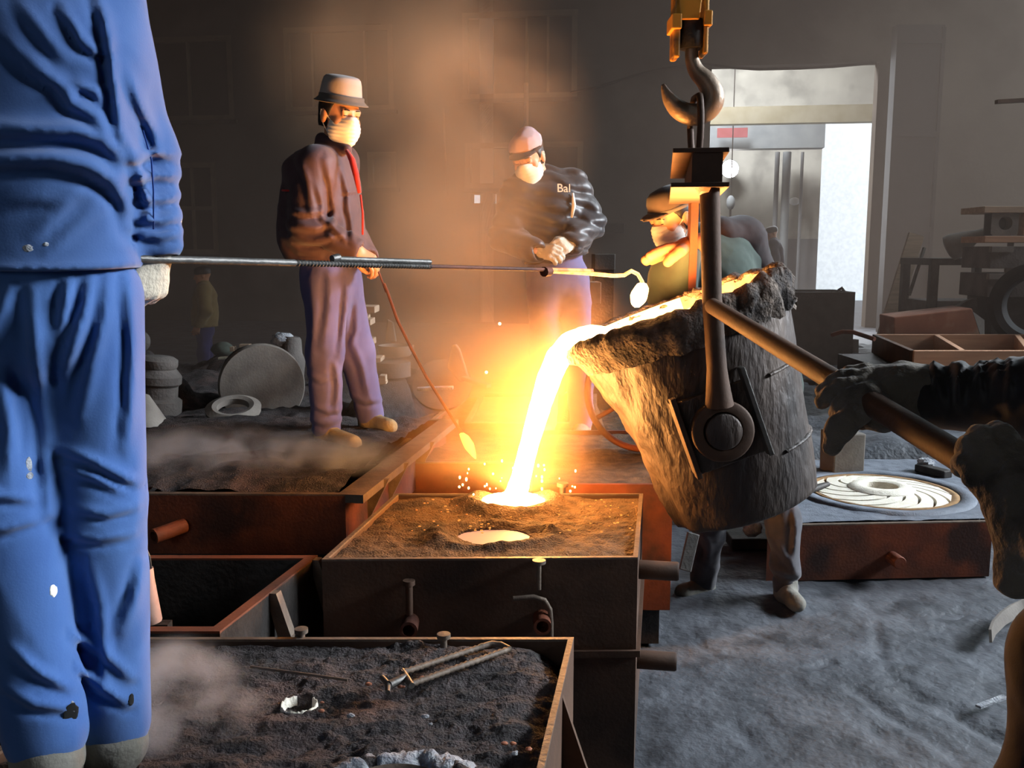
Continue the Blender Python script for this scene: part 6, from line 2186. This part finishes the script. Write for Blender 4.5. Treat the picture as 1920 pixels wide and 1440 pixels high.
def rag(F, seed, amp=0.007):
    F.disp(lambda p: amp * fbm(p * 22 + seed, 3) + amp * 0.9 * (1 - 2 * np.abs(vnoise(p * 30 + seed))) * 0.5)
    return F


Fh = hand_field(a, P(1588, 712, 1.86) - a, V3(.05, -.45, 1), -1, curl=[.55, .42, .36, .40], s=1.12, thick=0.0075, tcurl=0.9, h=0.004, extra=[P(1760, 735, 1.82), P(1560, 850, 1.8)], wr=.036)
Fh.cone(P(1745, 745, 1.82), P(1690, 728, 1.84), .062, .054, 0.02)
Fh.cone(P(1640, 752, 1.80), P(1575, 800, 1.80), .026, .024, 0.02)
Fh.cone(P(1575, 800, 1.80), P(1562, 838, 1.81), .024, .017, 0.012)
rag(Fh, 3.0)
np_mesh('glove', [Fh.mesh()], M_GLOVE, rootF)
# lower glove with a long gauntlet
a = P(1935, 960, 1.33)
Fh = hand_field(a, P(1866, 868, 1.37) - a, V3(-.2, -1.0, .1), 1, curl=[.6, .6, .65, .7], s=1.02, thick=0.008, tcurl=0.8, h=0.004, extra=[P(1900, 1110, 1.30), P(1990, 1000, 1.25), P(1850, 1000, 1.30)], wr=.036)
Fh.cone(P(1925, 930, 1.33), P(1905, 1085, 1.30), .052, .030, 0.03)
Fh.cone(P(1930, 940, 1.33), P(1990, 1020, 1.26), .050, .055, 0.03)
rag(Fh, 9.0)
np_mesh('glove', [Fh.mesh()], M_GLOVE, rootF)
# ---------------------------------------------------------------- smoke and haze
def volume_box(name, lo, hi, label, color, density, blobs=None, nscale=2.0, nlo=0.42, nhi=0.72, aniso=0.2, detail=4.0, step=None, distort=0.6):
    """a body of smoke; blobs = list of (centre, radii) soft ellipsoids that shape it, broken up by noise"""
    lo, hi = np.asarray(lo, float), np.asarray(hi, float)
    m = bpy.data.materials.new(name)
    m.use_nodes = True
    nt = m.node_tree
    N, L = nt.nodes, nt.links
    for n in list(N):
        if n.type != 'OUTPUT_MATERIAL':
            N.remove(n)
    out = [n for n in N if n.type == 'OUTPUT_MATERIAL'][0]
    vs = N.new('ShaderNodeVolumePrincipled')
    vs.inputs['Color'].default_value = (*color, 1)
    vs.inputs['Density'].default_value = density
    vs.inputs['Anisotropy'].default_value = aniso
    L.new(vs.outputs[0], out.inputs['Volume'])
    if blobs:
        tc = N.new('ShaderNodeTexCoord')
        acc = None
        for (c, r) in blobs:
            mp = N.new('ShaderNodeMapping')
            mp.vector_type = 'POINT'
            c = np.asarray(c, float) - (lo + hi) / 2 * V3(1, 1, 0) - V3(0, 0, lo[2])
            mp.inputs['Location'].default_value = [float(-c[k] / r[k]) for k in range(3)]
            mp.inputs['Scale'].default_value = [1.0 / r[k] for k in range(3)]
            L.new(tc.outputs['Object'], mp.inputs['Vector'])
            ln = N.new('ShaderNodeVectorMath')
            ln.operation = 'LENGTH'
            L.new(mp.outputs[0], ln.inputs[0])
            mr = N.new('ShaderNodeMapRange')
            mr.interpolation_type = 'SMOOTHSTEP'
            mr.inputs['From Min'].default_value = 1.0
            mr.inputs['From Max'].default_value = 0.0
            L.new(ln.outputs['Value'], mr.inputs['Value'])
            if acc is None:
                acc = mr.outputs[0]
            else:
                mx = N.new('ShaderNodeMath')
                mx.operation = 'MAXIMUM'
                L.new(acc, mx.inputs[0])
                L.new(mr.outputs[0], mx.inputs[1])
                acc = mx.outputs[0]
        nz = N.new('ShaderNodeTexNoise')
        nz.inputs['Scale'].default_value = nscale
        nz.inputs['Detail'].default_value = detail
        nz.inputs['Distortion'].default_value = distort
        L.new(tc.outputs['Object'], nz.inputs['Vector'])
        r2 = N.new('ShaderNodeMapRange')
        r2.inputs['From Min'].default_value = nlo
        r2.inputs['From Max'].default_value = nhi
        L.new(nz.outputs['Fac'], r2.inputs['Value'])
        mu = N.new('ShaderNodeMath')
        mu.operation = 'MULTIPLY'
        L.new(acc, mu.inputs[0])
        L.new(r2.outputs[0], mu.inputs[1])
        m2 = N.new('ShaderNodeMath')
        m2.operation = 'MULTIPLY'
        m2.inputs[1].default_value = density
        L.new(mu.outputs[0], m2.inputs[0])
        L.new(m2.outputs[0], vs.inputs['Density'])
    b = MB().box((lo + hi) / 2, hi - lo)
    o = b.build(name, m)
    tag(o, label, 'smoke', kind='stuff')
    return o


volume_box('haze', (-12.0, 7.6, 0.02), (12.0, 17.4, 8.9), 'dusty haze filling the depth of the hall', (0.90, 0.66, 0.54), 0.046, aniso=0.0)
volume_box('smoke', (-2.1, 3.0, 0.73), (0.62, 5.45, 3.3), 'orange-lit smoke billowing up behind the falling stream', (0.96, 0.61, 0.36), 3.1,
           [(P(930, 640, 4.1), (0.70, 0.7, 0.55)), (P(870, 480, 4.3), (0.65, 0.7, 0.6)), (P(870, 250, 4.6), (0.7, 0.6, 0.9)), (P(770, 400, 4.85), (0.6, 0.4, 0.6)), (P(740, 640, 4.8), (0.55, 0.4, 0.5)), (P(730, 130, 4.8), (0.8, 0.4, 0.7)), (P(970, 760, 3.6), (0.45, 0.45, 0.5)), (P(930, 870, 3.55), (0.55, 0.45, 0.3))],
           nscale=1.7, nlo=0.33, nhi=0.75)
volume_box('smoke', PZ(130, 930, ZT) * V3(1, 1, 0) + V3(0, 0.1, ZT + 0.02), (-0.42, 4.15, 1.02), 'pale smoke creeping over the sand of the rusted flask', (0.86, 0.90, 0.98), 18.0,
           [(P(390, 850, 3.75), (0.42, 0.35, 0.13)), (P(540, 855, 3.8), (0.4, 0.3, 0.11)), (P(640, 860, 3.8), (0.3, 0.3, 0.10))], nscale=5.0, nlo=0.42, nhi=0.7)
volume_box('smoke', (-0.78, 1.50, ZT + 0.03), (-0.22, 2.1, 1.0), 'white smoke rising off the front flask beside the blue trousers', (0.84, 0.88, 0.98), 60.0,
           [(P(330, 1300, 1.75), (0.15, 0.16, 0.12)), (P(380, 1370, 1.65), (0.16, 0.14, 0.10)), (P(480, 1285, 1.85), (0.12, 0.12, 0.05)), (P(300, 1400, 1.6), (0.14, 0.14, 0.12))], nscale=9.0, nlo=0.40, nhi=0.68)
